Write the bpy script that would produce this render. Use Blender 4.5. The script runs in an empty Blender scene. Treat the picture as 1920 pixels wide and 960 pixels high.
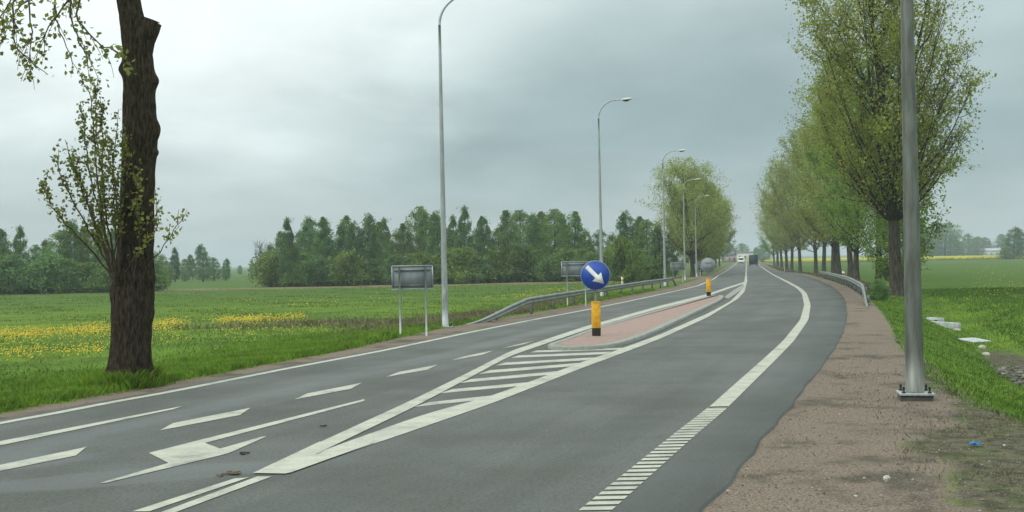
import bpy, math, random
import numpy as np
from mathutils import Matrix, Vector
rnd = random.Random(7)
# ------------------------------------------------------------------ camera, light, exposure
sc = bpy.context.scene
col = sc.collection
FPX, CX, CY, EYE = 2200.0, 960.0, 480.0, 2.0
PITCH, ROLL = math.atan(9.4/2200), 0.0195
Fv = np.array([0, math.cos(PITCH), math.sin(PITCH)])
U0 = np.array([0, -math.sin(PITCH), math.cos(PITCH)])
X0 = np.array([1.0, 0, 0])
Rv = X0*math.cos(ROLL) - U0*math.sin(ROLL)
Uv = X0*math.sin(ROLL) + U0*math.cos(ROLL)
cam = bpy.data.cameras.new('camera'); cam_ob = bpy.data.objects.new('camera', cam); col.objects.link(cam_ob)
M = Matrix.Identity(4)
for i in range(3):
    M[i][0] = Rv[i]; M[i][1] = Uv[i]; M[i][2] = -Fv[i]
M[2][3] = EYE
cam_ob.matrix_world = M
cam.sensor_width = 36; cam.lens = 36*FPX/1920; cam.clip_start = 0.1; cam.clip_end = 12000
sc.camera = cam_ob
sc.view_settings.view_transform = 'Standard'; sc.view_settings.look = 'None'
sc.view_settings.exposure = 0.0; sc.view_settings.gamma = 1.0
sc.view_settings.use_curve_mapping = False

SUN_EL, SUN_AZ = 46.0, -118.0      # azimuth measured from +Y towards +X
sd = bpy.data.lights.new('sun', 'SUN'); sd.energy = 1.45; sd.angle = math.radians(28); sd.color = (1.0, 0.97, 0.92)
so = bpy.data.objects.new('sun', sd); col.objects.link(so)
az, el = math.radians(SUN_AZ), math.radians(SUN_EL)
sv = Vector((math.sin(az)*math.cos(el), math.cos(az)*math.cos(el), math.sin(el)))
so.rotation_euler = sv.to_track_quat('Z', 'Y').to_euler()

def mathn(nt, op, a, b=None, c=None, clamp=False):
    n = nt.nodes.new('ShaderNodeMath'); n.operation = op; n.use_clamp = clamp
    for i, v in enumerate((a, b, c)):
        if v is None: continue
        if isinstance(v, (int, float)): n.inputs[i].default_value = v
        else: nt.links.new(v, n.inputs[i])
    return n.outputs[0]
def mixc(nt, fac, a, b, mode='MIX'):
    n = nt.nodes.new('ShaderNodeMix'); n.data_type = 'RGBA'; n.blend_type = mode; n.clamp_factor = True
    for s, v in ((n.inputs[0], fac), (n.inputs[6], a), (n.inputs[7], b)):
        if isinstance(v, (int, float)): s.default_value = v
        elif isinstance(v, tuple): s.default_value = (*v, 1) if len(v) == 3 else v
        else: nt.links.new(v, s)
    return n.outputs[2]
def smooth(nt, v, a, b, lo=0.0, hi=1.0):
    n = nt.nodes.new('ShaderNodeMapRange'); n.interpolation_type = 'SMOOTHSTEP'
    nt.links.new(v, n.inputs[0]); n.inputs[1].default_value = a; n.inputs[2].default_value = b
    n.inputs[3].default_value = lo; n.inputs[4].default_value = hi
    return n.outputs[0]
def noise(nt, vec, scale, detail=3, rough=.55, dist=0.0):
    n = nt.nodes.new('ShaderNodeTexNoise'); n.inputs['Scale'].default_value = scale
    n.inputs['Detail'].default_value = detail; n.inputs['Roughness'].default_value = rough
    n.inputs['Distortion'].default_value = dist
    if vec is not None: nt.links.new(vec, n.inputs['Vector'])
    return n.outputs['Fac']

w = bpy.data.worlds.new('World'); sc.world = w; w.use_nodes = True
nt = w.node_tree; nt.nodes.clear()
out = nt.nodes.new('ShaderNodeOutputWorld'); bg = nt.nodes.new('ShaderNodeBackground'); bg.inputs[1].default_value = 0.1
sky = nt.nodes.new('ShaderNodeTexSky'); sky.sky_type = 'NISHITA'; sky.sun_disc = False
sky.sun_elevation = el; sky.sun_rotation = az
sky.air_density = 1.0; sky.dust_density = 2.0
tc = nt.nodes.new('ShaderNodeTexCoord'); sep = nt.nodes.new('ShaderNodeSeparateXYZ'); nt.links.new(tc.outputs['Generated'], sep.inputs[0])
X, Y, Z = sep.outputs
den = mathn(nt, 'ADD', mathn(nt, 'MAXIMUM', Z, 0.0), 0.28)
cmb = nt.nodes.new('ShaderNodeCombineXYZ')
nt.links.new(mathn(nt, 'DIVIDE', X, den), cmb.inputs[0]); nt.links.new(mathn(nt, 'DIVIDE', Y, den), cmb.inputs[1])
n1 = noise(nt, cmb.outputs[0], 1.5, 5, .5, .5)
n2 = noise(nt, cmb.outputs[0], 3.2, 5, .5, .3)
# cloud brightness over the dome (in display-linear units; background strength 0.1 -> x10)
bdir = Vector((-0.30, 1.0, 0.42)).normalized()
dp = nt.nodes.new('ShaderNodeVectorMath'); dp.operation = 'DOT_PRODUCT'; nt.links.new(tc.outputs['Generated'], dp.inputs[0]); dp.inputs[1].default_value = bdir
dpn = mathn(nt, 'ADD', dp.outputs['Value'], mathn(nt, 'MULTIPLY', mathn(nt, 'SUBTRACT', n1, .5), .05))
bright = smooth(nt, dpn, 0.918, 0.992)
over = smooth(nt, mathn(nt, 'ADD', Z, mathn(nt, 'MULTIPLY', mathn(nt, 'SUBTRACT', n2, .5), .05)), 0.15, 0.7)
band = smooth(nt, mathn(nt, 'ADD', Z, mathn(nt, 'MULTIPLY', mathn(nt, 'SUBTRACT', n1, .5), .12)), 0.02, 0.10)
hz = mixc(nt, band, (5.0, 5.85, 5.9), (3.45, 4.65, 4.85))
up = smooth(nt, mathn(nt, 'ADD', Z, mathn(nt, 'MULTIPLY', mathn(nt, 'SUBTRACT', n1, .5), .22)), 0.10, 0.25)
c = mixc(nt, up, hz, (5.4, 6.5, 6.5))
c = mixc(nt, bright, c, (10.2, 11.2, 11.0))
c = mixc(nt, over, c, (15.0, 16.4, 15.8))
tex = mathn(nt, 'ADD', mathn(nt, 'MULTIPLY', n2, .42), .79)
vm = nt.nodes.new('ShaderNodeVectorMath'); vm.operation = 'SCALE'; nt.links.new(c, vm.inputs[0]); nt.links.new(tex, vm.inputs['Scale'])
fin = mixc(nt, 0.93, sky.outputs[0], vm.outputs[0])
nt.links.new(fin, bg.inputs[0]); nt.links.new(bg.outputs[0], out.inputs[0])

# ------------------------------------------------------------------ helpers
def tag(o, label=None, cat=None, group=None, kind=None):
    if label: o['label'] = label
    if cat: o['category'] = cat
    if group: o['group'] = group
    if kind: o['kind'] = kind
    return o
def empty(name, loc, rz=0.0, label=None, cat=None, group=None):
    o = bpy.data.objects.new(name, None); col.objects.link(o); o.location = loc; o.rotation_euler = (0, 0, rz)
    o.empty_display_size = 0.3
    return tag(o, label, cat, group)
def mesh_np(name, V, Fs, mat=None, smooth_=False, mats=None, midx=None):
    """V (n,3), Fs (m,k) array or list of arrays with different k"""
    if not isinstance(Fs, list): Fs = [Fs]
    Fs = [np.asarray(f, dtype=np.int32) for f in Fs if len(f)]
    me = bpy.data.meshes.new(name)
    V = np.asarray(V, dtype=np.float32)
    me.vertices.add(len(V)); me.vertices.foreach_set('co', V.ravel())
    nl = sum(f.size for f in Fs); npoly = sum(len(f) for f in Fs)
    me.loops.add(nl); me.loops.foreach_set('vertex_index', np.concatenate([f.ravel() for f in Fs]))
    me.polygons.add(npoly)
    tot = np.concatenate([np.full(len(f), f.shape[1], dtype=np.int32) for f in Fs])
    st = np.concatenate([[0], np.cumsum(tot)[:-1]]).astype(np.int32)
    me.polygons.foreach_set('loop_start', st)
    if smooth_: me.polygons.foreach_set('use_smooth', np.ones(npoly, dtype=bool))
    if mats:
        for m in mats: me.materials.append(m)
        if midx is not None: me.polygons.foreach_set('material_index', np.asarray(midx, dtype=np.int32))
    elif mat: me.materials.append(mat)
    me.update(calc_edges=True); me.validate()
    return me
def link(name, me, parent=None, loc=None):
    o = bpy.data.objects.new(name, me); col.objects.link(o)
    if parent: o.parent = parent
    if loc is not None: o.location = loc
    return o
class MB:
    def __init__(s): s.v = []; s.f = {}; s.n = 0
    def add(s, V, F):
        V = np.asarray(V, float).reshape(-1, 3); F = np.asarray(F)
        s.v.append(V); s.f.setdefault(F.shape[1], []).append(F + s.n); s.n += len(V); return s
    def box(s, c, d, R=None, taper=1.0):
        P = np.array([[x, y, z] for z in (-.5, .5) for y in (-.5, .5) for x in (-.5, .5)], float)*np.array(d)
        P[4:, :2] *= taper
        if R is not None: P = P@np.asarray(R).T
        s.add(P + np.array(c), [[0, 2, 3, 1], [4, 5, 7, 6], [0, 1, 5, 4], [2, 6, 7, 3], [0, 4, 6, 2], [1, 3, 7, 5]]); return s
    def tube(s, P, r, k=8, cap=True):
        P = np.asarray(P, float); n = len(P); r = np.broadcast_to(r, (n,))
        T = np.gradient(P, axis=0); T /= (np.linalg.norm(T, axis=1)[:, None] + 1e-9)
        ref = np.array([0, 1.0, 0]) if abs(T[0][2]) > .7 else np.array([0, 0, 1.0])
        A = np.cross(T, ref); A /= (np.linalg.norm(A, axis=1)[:, None] + 1e-9); B = np.cross(T, A)
        th = np.arange(k)*2*math.pi/k
        V = P[:, None, :] + r[:, None, None]*(np.cos(th)[None, :, None]*A[:, None, :] + np.sin(th)[None, :, None]*B[:, None, :])
        V = V.reshape(-1, 3)
        i, j = np.meshgrid(np.arange(n-1), np.arange(k), indexing='ij'); i = i.ravel(); j = j.ravel(); j2 = (j+1) % k
        s.add(V, np.stack([i*k+j, i*k+j2, (i+1)*k+j2, (i+1)*k+j], 1))
        if cap:
            b = s.n - n*k
            s.f.setdefault(k, []).append(np.array([[b + q for q in range(k)]])); s.f[k].append(np.array([[b+(n-1)*k+q for q in range(k)][::-1]]))
        return s
    def prism(s, poly, y0, y1, fn=lambda a, y, b: (a, y, b)):
        n = len(poly); V = [fn(a, y0, b) for a, b in poly] + [fn(a, y1, b) for a, b in poly]
        b0 = s.n
        s.add(V, [[i, (i+1) % n, n+(i+1) % n, n+i] for i in range(n)])
        s.f.setdefault(n, []).append(np.array([[b0+i for i in range(n)][::-1]])); s.f[n].append(np.array([[b0+n+i for i in range(n)]]))
        return s
    def mesh(s, name, mat, sm=False):
        return mesh_np(name, np.concatenate(s.v), [np.concatenate(f) for f in s.f.values()], mat, sm)
    def build(s, name, mat, parent=None, sm=False, loc=None, bevel=0):
        o = link(name, s.mesh(name, mat, sm), parent, loc)
        if bevel:
            b = o.modifiers.new('bevel', 'BEVEL'); b.width = bevel; b.segments = 2; b.limit_method = 'ANGLE'
        return o
def copy_tree(o, parent=None, top=True):
    c = o.copy(); col.objects.link(c)
    if parent is not None: c.parent = parent
    for ch in list(o.children): copy_tree(ch, c)
    return c

# materials ----------------------------------------------------------
def new_mat(name, rough=.8, metal=0.0, spec=.3):
    m = bpy.data.materials.new(name); m.use_nodes = True; n = m.node_tree; p = n.nodes['Principled BSDF']
    p.inputs['Roughness'].default_value = rough; p.inputs['Metallic'].default_value = metal
    p.inputs['Specular IOR Level'].default_value = spec
    return m, n, p
def coord(n, kind='Object'):
    t = n.nodes.new('ShaderNodeTexCoord'); return t.outputs[kind]
def scalev(n, v, sx, sy, sz):
    m = n.nodes.new('ShaderNodeVectorMath'); m.operation = 'MULTIPLY'; n.links.new(v, m.inputs[0]); m.inputs[1].default_value = (sx, sy, sz); return m.outputs[0]
def bump(n, p, h, strength=.4, dist=.02):
    b = n.nodes.new('ShaderNodeBump'); b.inputs['Strength'].default_value = strength; b.inputs['Distance'].default_value = dist
    n.links.new(h, b.inputs['Height']); n.links.new(b.outputs[0], p.inputs['Normal'])
def simple(name, c1, c2, sc_=4.0, rough=.7, metal=0, spec=.3, stretch=(1, 1, 1), bs=0.0, lo=.35, hi=.65, bd=.01):
    m, n, p = new_mat(name, rough, metal, spec)
    v = scalev(n, coord(n), *stretch); f = noise(n, v, sc_, 4, .6)
    n.links.new(mixc(n, smooth(n, f, lo, hi), c1, c2), p.inputs['Base Color'])
    if bs: bump(n, p, f, bs, bd)
    return m
def leafmat(name, cols, trans=.35, patch=.35):
    m = bpy.data.materials.new(name); m.use_nodes = True; n = m.node_tree
    p = n.nodes['Principled BSDF']; p.inputs['Roughness'].default_value = .55; p.inputs['Specular IOR Level'].default_value = .3
    g = n.nodes.new('ShaderNodeNewGeometry'); r = g.outputs['Random Per Island']
    ra = n.nodes.new('ShaderNodeValToRGB'); n.links.new(r, ra.inputs[0])
    ra.color_ramp.elements[0].color = (*cols[0], 1); ra.color_ramp.elements[1].color = (*cols[-1], 1)
    for i, c_ in enumerate(cols[1:-1]):
        e = ra.color_ramp.elements.new((i+1)/(len(cols)-1)); e.color = (*c_, 1)
    f = noise(n, coord(n), .9, 2)
    oi = n.nodes.new('ShaderNodeObjectInfo')
    k = mathn(n, 'ADD', smooth(n, f, .3, .7, 1-patch*1.2, 1+patch*1.2), mathn(n, 'MULTIPLY', mathn(n, 'SUBTRACT', oi.outputs['Random'], .5), .3))
    sc2 = n.nodes.new('ShaderNodeVectorMath'); sc2.operation = 'SCALE'; n.links.new(ra.outputs[0], sc2.inputs[0]); n.links.new(k, sc2.inputs['Scale'])
    n.links.new(sc2.outputs[0], p.inputs['Base Color'])
    t = n.nodes.new('ShaderNodeBsdfTranslucent'); n.links.new(sc2.outputs[0], t.inputs[0])
    mx = n.nodes.new('ShaderNodeMixShader'); mx.inputs[0].default_value = trans
    n.links.new(p.outputs[0], mx.inputs[1]); n.links.new(t.outputs[0], mx.inputs[2])
    n.links.new(mx.outputs[0], n.nodes['Material Output'].inputs[0])
    return m
galv = simple('galvanised_steel', (.30, .33, .33), (.42, .45, .45), 3, .5, .35, .5, (4, 4, .6))
galv_dark = simple('weathered_galvanised_steel', (.105, .115, .10), (.19, .205, .185), 5, .5, .4, .5, (2, 2, .3))
rail_m = simple('guardrail_zinc', (.17, .19, .175), (.24, .265, .245), 2, .5, .35, .5)
post_m = simple('dull_steel_post', (.13, .15, .14), (.20, .22, .2), 6, .7, .2)
board_m = simple('grey_sign_back', (.22, .255, .27), (.27, .305, .32), 3, .8, 0)
board_rim = simple('light_sign_rim', (.34, .38, .39), (.42, .46, .46), 3, .5, .2)
blue_m = simple('sign_blue', (.014, .065, .36), (.016, .072, .39), 3, .4, 0, .5)
white_m = simple('sign_white', (.60, .64, .58), (.68, .72, .66), 8, .45)
yel_m = simple('bollard_yellow', (.60, .29, .015), (.80, .43, .03), 9, .5, 0, .4)
blk_m = simple('bollard_black', (.018, .016, .014), (.035, .03, .026), 6, .7)
bolt_m = simple('dark_bolt', (.015, .015, .015), (.03, .03, .03), 9, .6)
bark_m = simple('poplar_bark', (.016, .012, .007), (.072, .058, .038), 9, .95, 0, .1, (3.2, 3.2, .8), 1.0, .3, .7, .06)
bark2_m = simple('roadside_bark', (.035, .031, .023), (.085, .078, .06), 5, .95, 0, .1, (2, 2, .5), .6, .35, .65, .03)
bark3_m = simple('pale_bark', (.10, .10, .085), (.18, .175, .15), 5, .95, 0, .1, (2, 2, .5))
twig_m = simple('brown_twig', (.06, .045, .03), (.10, .08, .055), 9, .9)
conc_m = simple('culvert_concrete', (.33, .36, .37), (.45, .48, .48), 4, .9, 0, .2, (1, 1, 1), .3)
kerb_m = simple('kerb_concrete', (.22, .235, .21), (.30, .315, .285), 7, .9, 0, .2, (1, 1, 1), .2)
stone_m = simple('pale_stone', (.30, .29, .25), (.48, .46, .40), 9, .9, 0, .2, (1, 1, 1), .4)
rock_m = simple('ditch_stone', (.07, .065, .055), (.20, .19, .16), 3, .95, 0, .2, (1, 1, 1), .5)
glass_m = simple('dark_glass', (.02, .025, .03), (.03, .035, .04), 3, .12, 0, .6)
rubber_m = simple('tyre_rubber', (.012, .012, .012), (.025, .025, .025), 9, .9)
wpaint_m = simple('white_vehicle_paint', (.66, .68, .64), (.74, .76, .72), 2, .35, 0, .5)
dark_truck_m = simple('dark_tarpaulin', (.012, .022, .026), (.022, .034, .040), 2, .6)
red_lamp_m = simple('red_lens', (.25, .01, .01), (.32, .02, .015), 9, .3)
plaster_m = simple('pale_plaster', (.52, .52, .50), (.62, .62, .60), 1, .9)
pink_m = simple('pink_plaster', (.40, .27, .25), (.46, .32, .30), 1, .9)
roofg_m = simple('grey_roof', (.12, .13, .14), (.18, .19, .20), 1, .85)
roofr_m = simple('red_roof', (.28, .10, .07), (.36, .14, .10), 1, .85)

# ------------------------------------------------------------------ ground profile and pixel -> ground
def sst(t): t = np.clip(t, 0, 1); return t*t*(3-2*t)
def road_z(y): return -0.55*sst((np.asarray(y, float)-60)/130.0)
def ray(px, py):
    d = Fv + (px-CX)/FPX*Rv - (py-CY)/FPX*Uv; return d/d[1]
def at(px, py, zf=None):
    d = ray(px, py); lo, hi = 1.0, 6000.0
    f = (lambda y: EYE + d[2]*y - (road_z(y) if zf is None else zf(d[0]*y, y)))
    for _ in range(60):
        m_ = .5*(lo+hi)
        if f(m_) > 0: lo = m_
        else: hi = m_
    y = .5*(lo+hi); return np.array([d[0]*y, y, EYE+d[2]*y])
def pix(x, y, z):
    p = np.array([x, y, z-EYE]); dz = p@Fv; return CX+FPX*(p@Rv)/dz, CY-FPX*(p@Uv)/dz
LY = np.exp(np.linspace(math.log(3.0), math.log(6000.0), 1600))
def curve(pts, near_slope=.33, far_slope=.2, sm=.07):
    W = sorted([tuple(at(*p)[:2]) for p in pts], key=lambda t: t[1])
    xs = np.array([a for a, b in W]); ys = np.array([b for a, b in W])
    v = np.interp(LY, ys, xs)
    v = np.where(LY < ys[0], xs[0] + near_slope*(LY-ys[0]), v)
    v = np.where(LY > ys[-1], xs[-1] + far_slope*(LY-ys[-1]), v)
    k = max(3, int(sm/(math.log(2000)/1600)))
    ker = np.hanning(2*k+1); ker /= ker.sum()
    res = v - .2*LY
    pad = np.concatenate([np.full(k, res[0]), res, np.full(k, res[-1])])
    v2 = np.convolve(pad, ker, 'valid') + .2*LY
    v2 = np.where(LY < ys[0]*1.1, v, v2)
    return lambda y: np.where(np.asarray(y, float) < 3.0, v2[0] + near_slope*(np.asarray(y, float)-3.0), np.interp(y, LY, v2))
left_line = curve([(0, 794), (100, 776), (233, 750), (300, 739), (480, 703), (540, 691), (707, 660), (873, 625), (998, 600), (1105, 580), (1188, 563), (1234, 553), (1271, 545), (1309, 536), (1337, 524), (1347, 516), (1361, 507)])
cen_top = curve([(560, 862), (790, 779), (927, 741), (1100, 676), (1140, 663), (1234, 629), (1327, 588), (1370, 565), (1387.5, 547), (1395.5, 528), (1398, 509)], .5)
cen_bot = curve([(560, 880), (707, 831), (790, 802.5), (927.5, 755), (1100, 687), (1140, 672.5), (1234, 637), (1327, 595), (1384, 560), (1396, 547), (1401, 528), (1400.3, 509)], .5)
right_line = curve([(1117, 957), (1278, 820), (1346, 765), (1397, 717), (1444, 673), (1478, 640), (1508, 600), (1514, 572), (1508, 550), (1497, 540), (1471, 526), (1440, 508)])
right_edge0 = curve([(1310, 960), (1360, 905), (1410, 843), (1460, 784), (1510, 722), (1553, 668), (1578, 628), (1588, 590), (1584, 560), (1565, 539), (1534, 525), (1487, 509)], sm=.14)
def xc(y): return .5*(cen_top(y)+cen_bot(y))
def farblend(y): return sst((np.asarray(y, float)-150)/60)
C190 = float(xc(190.0))
def cfar(y): return C190 + .2*(np.asarray(y, float)-190)
def XL(y): b = farblend(y); return (1-b)*left_line(y) + b*(cfar(y)-3.6)
def XR(y): b = farblend(y); return (1-b)*right_line(y) + b*(cfar(y)+3.6)
def road_l(y): return XL(y) - .32
def road_r(y): b = farblend(y); return (1-b)*np.maximum(right_edge0(y), right_line(y)+.3) + b*(cfar(y)+4.6)
def verge_w(y): return np.interp(y, [5, 13.75, 16, 19.5, 26.7, 46, 90], [3.4, 3.0, 2.4, 1.9, 1.45, 1.25, 1.0])
def verge_x(y): return road_r(y) + verge_w(y)
def lw(y): return np.interp(y, [8, 22, 28, 36, 80, 200], [.65, .7, .9, 1.45, 1.4, 1.2])
def hsh(x, y): return np.sin(x*1.7+y*.9)*.5 + np.sin(x*.63-y*1.31+2)*.5 + np.sin(x*3.1+y*2.3+1)*.3
def gz(x, y):
    x = np.asarray(x, float); y = np.asarray(y, float)
    g = road_z(y); z = g - .03
    d = x - verge_x(y); k = 1 - sst((y-44)/12)
    ditch = np.interp(d, [0, .4, 2.6, 3.5, 6.2, 9, 40], [0, -.08, -.95, -1.0, -.35, -.3, -.3])
    plain = np.interp(d, [0, .5, 2.5, 40], [0, -.05, -.3, -.3])
    zr = k*ditch + (1-k)*plain
    e = (road_l(y)-lw(y)) - x
    zl = np.interp(e, [0, .25, 2.5, 6, 40], [0, .04, -.12, -.3, -.3])
    und = .035*hsh(x*.5, y*.5)*sst(np.minimum(np.maximum(d, e)/3, 1))
    hump = .28*np.exp(-((x+3.6)/3.0)**2-((y-44)/2.2)**2)*0
    return z + np.where(d > 0, zr, 0) + np.where(e > 0, zl, 0) + und + hump
def gzf(x, y): return float(gz(x, y))
def on(px, py): return at(px, py, gzf)

# ------------------------------------------------------------------ ground sheet
ys = np.concatenate([np.arange(-60, 4, 2.0), np.arange(4, 60, .35), np.exp(np.linspace(math.log(60), math.log(9000), 150))])
right_u = np.concatenate([np.arange(0, 12, .3), np.array([13, 15, 18, 22, 28, 36, 50, 70, 100, 150, 230, 350, 550, 900, 1500, 3000, 6000])])
left_u = right_u.copy()
rows = []
for y in ys:
    a, b = float(road_l(y)), float(road_r(y)); lwy = float(lw(y))
    r = np.concatenate([(a - left_u)[::-1], np.linspace(a, b, 7)[1:-1], b + right_u]); rows.append(r)
Xg = np.array(rows); Yg = np.repeat(ys[:, None], Xg.shape[1], 1); Zg = gz(Xg, Yg)
inroad = (Xg > road_l(Yg)+.02) & (Xg < road_r(Yg)-.02); Zg = np.where(inroad, Zg-.05, Zg)
nr, nc = Xg.shape
i, j = np.meshgrid(np.arange(nr-1), np.arange(nc-1), indexing='ij'); i = i.ravel(); j = j.ravel()
gm_faces = np.stack([i*nc+j, i*nc+j+1, (i+1)*nc+j+1, (i+1)*nc+j], 1)
def grass_col(n, v):
    big = noise(n, v, .06, 4, .6); mid = noise(n, v, .5, 4, .6); fin = noise(n, v, 7, 4, .65)
    c = mixc(n, smooth(n, big, .38, .62), (.085, .165, .011), (.125, .195, .013))
    c = mixc(n, smooth(n, mid, .40, .68), c, (.050, .100, .012))
    c = mixc(n, smooth(n, fin, .42, .75), c, (.105, .160, .025))
    return c, fin, mid
gm, n, p = new_mat('ground_cover', .95, 0, .1)
def attr(n, name):
    a = n.nodes.new('ShaderNodeAttribute'); a.attribute_name = name; return a.outputs['Fac']
v = coord(n)
gc, fin_, mid_ = grass_col(n, v)
# dry straw band, field lanes
dryn = mathn(n, 'ADD', attr(n, 'dry'), mathn(n, 'MULTIPLY', mathn(n, 'SUBTRACT', noise(n, scalev(n, v, .12, .3, 1), 1, 4, .6), .5), 1.5))
farf = attr(n, 'far')
gc = mixc(n, mathn(n, 'MULTIPLY', farf, .8), gc, (.058, .108, .017))
gc = mixc(n, mathn(n, 'MULTIPLY', smooth(n, dryn, .35, .9), .8), gc, (.19, .145, .085))

# bare soil
soiln = mathn(n, 'ADD', attr(n, 'soil'), mathn(n, 'MULTIPLY', mathn(n, 'SUBTRACT', noise(n, v, 1.6, 5, .7), .5), 1.3))
soilc = mixc(n, smooth(n, noise(n, v, 5, 5, .7), .35, .65), (.045, .046, .028), (.125, .115, .078))
gc = mixc(n, smooth(n, soiln, .25, .85), gc, soilc)
# gravel shoulder
gr = mathn(n, 'ADD', attr(n, 'gravel'), mathn(n, 'MULTIPLY', mathn(n, 'SUBTRACT', noise(n, v, 1.3, 7, .8), .5), 1.1))
g1 = noise(n, v, 38, 3, .7); g2 = noise(n, v, .8, 5, .65); g3 = noise(n, v, 130, 2, .5)
grc = mixc(n, smooth(n, g1, .35, .65), (.120, .096, .074), (.245, .200, .160))
grc = mixc(n, mathn(n, 'MULTIPLY', smooth(n, g2, .50, .66), .8), grc, (.070, .064, .046))
grc = mixc(n, mathn(n, 'MULTIPLY', smooth(n, g3, .58, .72), .6), grc, (.035, .032, .026))
fc = mixc(n, smooth(n, gr, -.14, .16), gc, grc)
dmp = mathn(n, 'ADD', attr(n, 'damp'), mathn(n, 'MULTIPLY', mathn(n, 'SUBTRACT', noise(n, v, 2.6, 6, .8), .5), 1.6))
dmc = mixc(n, smooth(n, noise(n, v, 30, 3, .8), .35, .65), (.026, .025, .018), (.095, .088, .066))
fc = mixc(n, mathn(n, 'MULTIPLY', smooth(n, dmp, .35, .85), .72), fc, dmc)
n.links.new(fc, p.inputs['Base Color'])
hh = mathn(n, 'ADD', mathn(n, 'MULTIPLY', fin_, .6), mathn(n, 'MULTIPLY', g1, .4))
bump(n, p, hh, .8, .04)
gme = mesh_np('ground', np.stack([Xg, Yg, Zg], -1).reshape(-1, 3), gm_faces, gm, True)
Xf, Yf = Xg.ravel(), Yg.ravel()
dR = verge_x(Yf)-Xf; dL = Xf-(road_l(Yf)-lw(Yf))
gravel_w = np.interp(Yf, [5, 9, 13.75, 16, 19.5, 26.7, 46], [2.0, 2.0, 2.1, 2.0, 1.8, 1.4, 1.2])
onr = road_r(Yf)+gravel_w-Xf
onr = onr+(.30*np.sin(Yf*.9)+.18*np.sin(Yf*2.3+1)+.10*np.sin(Yf*5.1))*(1-sst((Yf-15)/8))
grav = np.minimum(np.minimum(onr, dR), dL)
def gauss(cx_, cy_, sx, sy, ang=0.0):
    dx, dy = Xf-cx_, Yf-cy_; ca, sa = math.cos(ang), math.sin(ang)
    u = dx*ca+dy*sa; v_ = -dx*sa+dy*ca
    return np.exp(-(u/sx)**2-(v_/sy)**2)
soil = np.zeros(len(Xf))
s1 = on(700, 605); soil += 1.0*gauss(s1[0], s1[1], 4.0, 1.3, .25)
s2 = on(840, 600); soil += .9*gauss(s2[0], s2[1], 4, 2.5, 1.2)
s3 = on(640, 622); soil += .45*gauss(s3[0], s3[1], 2.5, 1.6)
s4 = on(1000, 580); soil += .55*gauss(s4[0]-1, s4[1], 1.6, 8, -.25)
s5 = on(1900, 700); soil += 1.1*np.exp(-((Xf-verge_x(Yf)-3.1)/.75)**2)*(1-sst((Yf-33)/5))
soil += .8*((onr < .15) & (dR > -.6) & (Yf < 22))*sst((dR+.6)/.6)
soil += .2*np.exp(-((Xf-road_r(Yf)-2.6)/1.2)**2)*sst((Yf-64)/10)
dry = np.where(Xf < road_l(Yf), np.exp(-((Yf-141)/13)**2), 0)*1.0 + .55*np.exp(-((Xf-road_l(Yf)+4)/3)**2)*sst((Yf-60)/30)
dry = dry + np.where(Xf > road_r(Yf), .9*np.exp(-((Xf-road_r(Yf)-3.2)/1.8)**2)*sst((Yf-60)/15), 0)
far = sst((Yf-45)/60)
damp = np.zeros(len(Xf))
for (px_, py_, sx, sy_, a_) in ((1625, 893, .42, .30, .85), (1700, 905, .35, .5, .7), (1730, 775, .55, .5, .75), (1690, 690, .25, 1.5, .5), (1790, 860, .7, .8, .6), (1340, 945, .25, .35, .7), (1800, 790, .8, .5, .45), (1720, 940, .6, .5, .6)):
    g0 = on(px_, py_); damp += a_*gauss(g0[0], g0[1], sx, sy_)
for nm, arr in (('gravel', grav), ('soil', soil), ('dry', dry), ('far', far), ('damp', damp)):
    a = gme.attributes.new(nm, 'FLOAT', 'POINT'); a.data.foreach_set('value', arr.astype(np.float32))
ground = tag(link('ground', gme), kind='structure')

# ------------------------------------------------------------------ road
rys = np.concatenate([np.arange(-60, 4, 2.0), np.arange(4, 70, .5), np.exp(np.linspace(math.log(70), math.log(1200), 90))])
NC = 15
RX = np.array([np.linspace(float(road_l(y)), float(road_r(y)), NC) for y in rys])
RY = np.repeat(rys[:, None], NC, 1)
RZ = np.repeat(road_z(rys)[:, None], NC, 1)
# skirts down both sides
RX = np.concatenate([RX[:, :1]-.05, RX, RX[:, -1:]+.05], 1); RY = np.concatenate([RY[:, :1], RY, RY[:, :1]], 1)
RZ = np.concatenate([RZ[:, :1]-.12, RZ, RZ[:, :1]-.12], 1)
# ragged right border
jit = np.array([.012*math.sin(q*1.3)+.015*math.sin(q*3.7+1)+.012*math.sin(q*9.1) for q in rys]); RX[:, -2] += jit; RX[:, -1] += jit
nr, nc = RX.shape
i, j = np.meshgrid(np.arange(nr-1), np.arange(nc-1), indexing='ij'); i = i.ravel(); j = j.ravel()
am, n, p = new_mat('worn_asphalt', .72, 0, .35)
v = coord(n)
lat = attr(n, 'lat'); lcomb = n.nodes.new('ShaderNodeCombineXYZ'); sy = n.nodes.new('ShaderNodeSeparateXYZ'); n.links.new(v, sy.inputs[0])
n.links.new(mathn(n, 'MULTIPLY', lat, .9), lcomb.inputs[0]); n.links.new(mathn(n, 'MULTIPLY', sy.outputs[1], .05), lcomb.inputs[1])
st = noise(n, lcomb.outputs[0], 1.5, 4, .55)
pa = noise(n, v, .35, 5, .6); gn = noise(n, v, 26, 4, .85); gf = noise(n, v, 140, 2, .7)
c = mixc(n, smooth(n, st, .34, .66), (.085, .096, .087), (.122, .134, .124))
c = mixc(n, smooth(n, pa, .35, .70, 0, .6), c, (.082, .086, .074))
c = mixc(n, mathn(n, 'MULTIPLY', smooth(n, gn, .40, .70), .95), c, (.032, .036, .032))
c = mixc(n, mathn(n, 'MULTIPLY', smooth(n, gf, .52, .72), .5), c, (.17, .185, .17))
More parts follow.
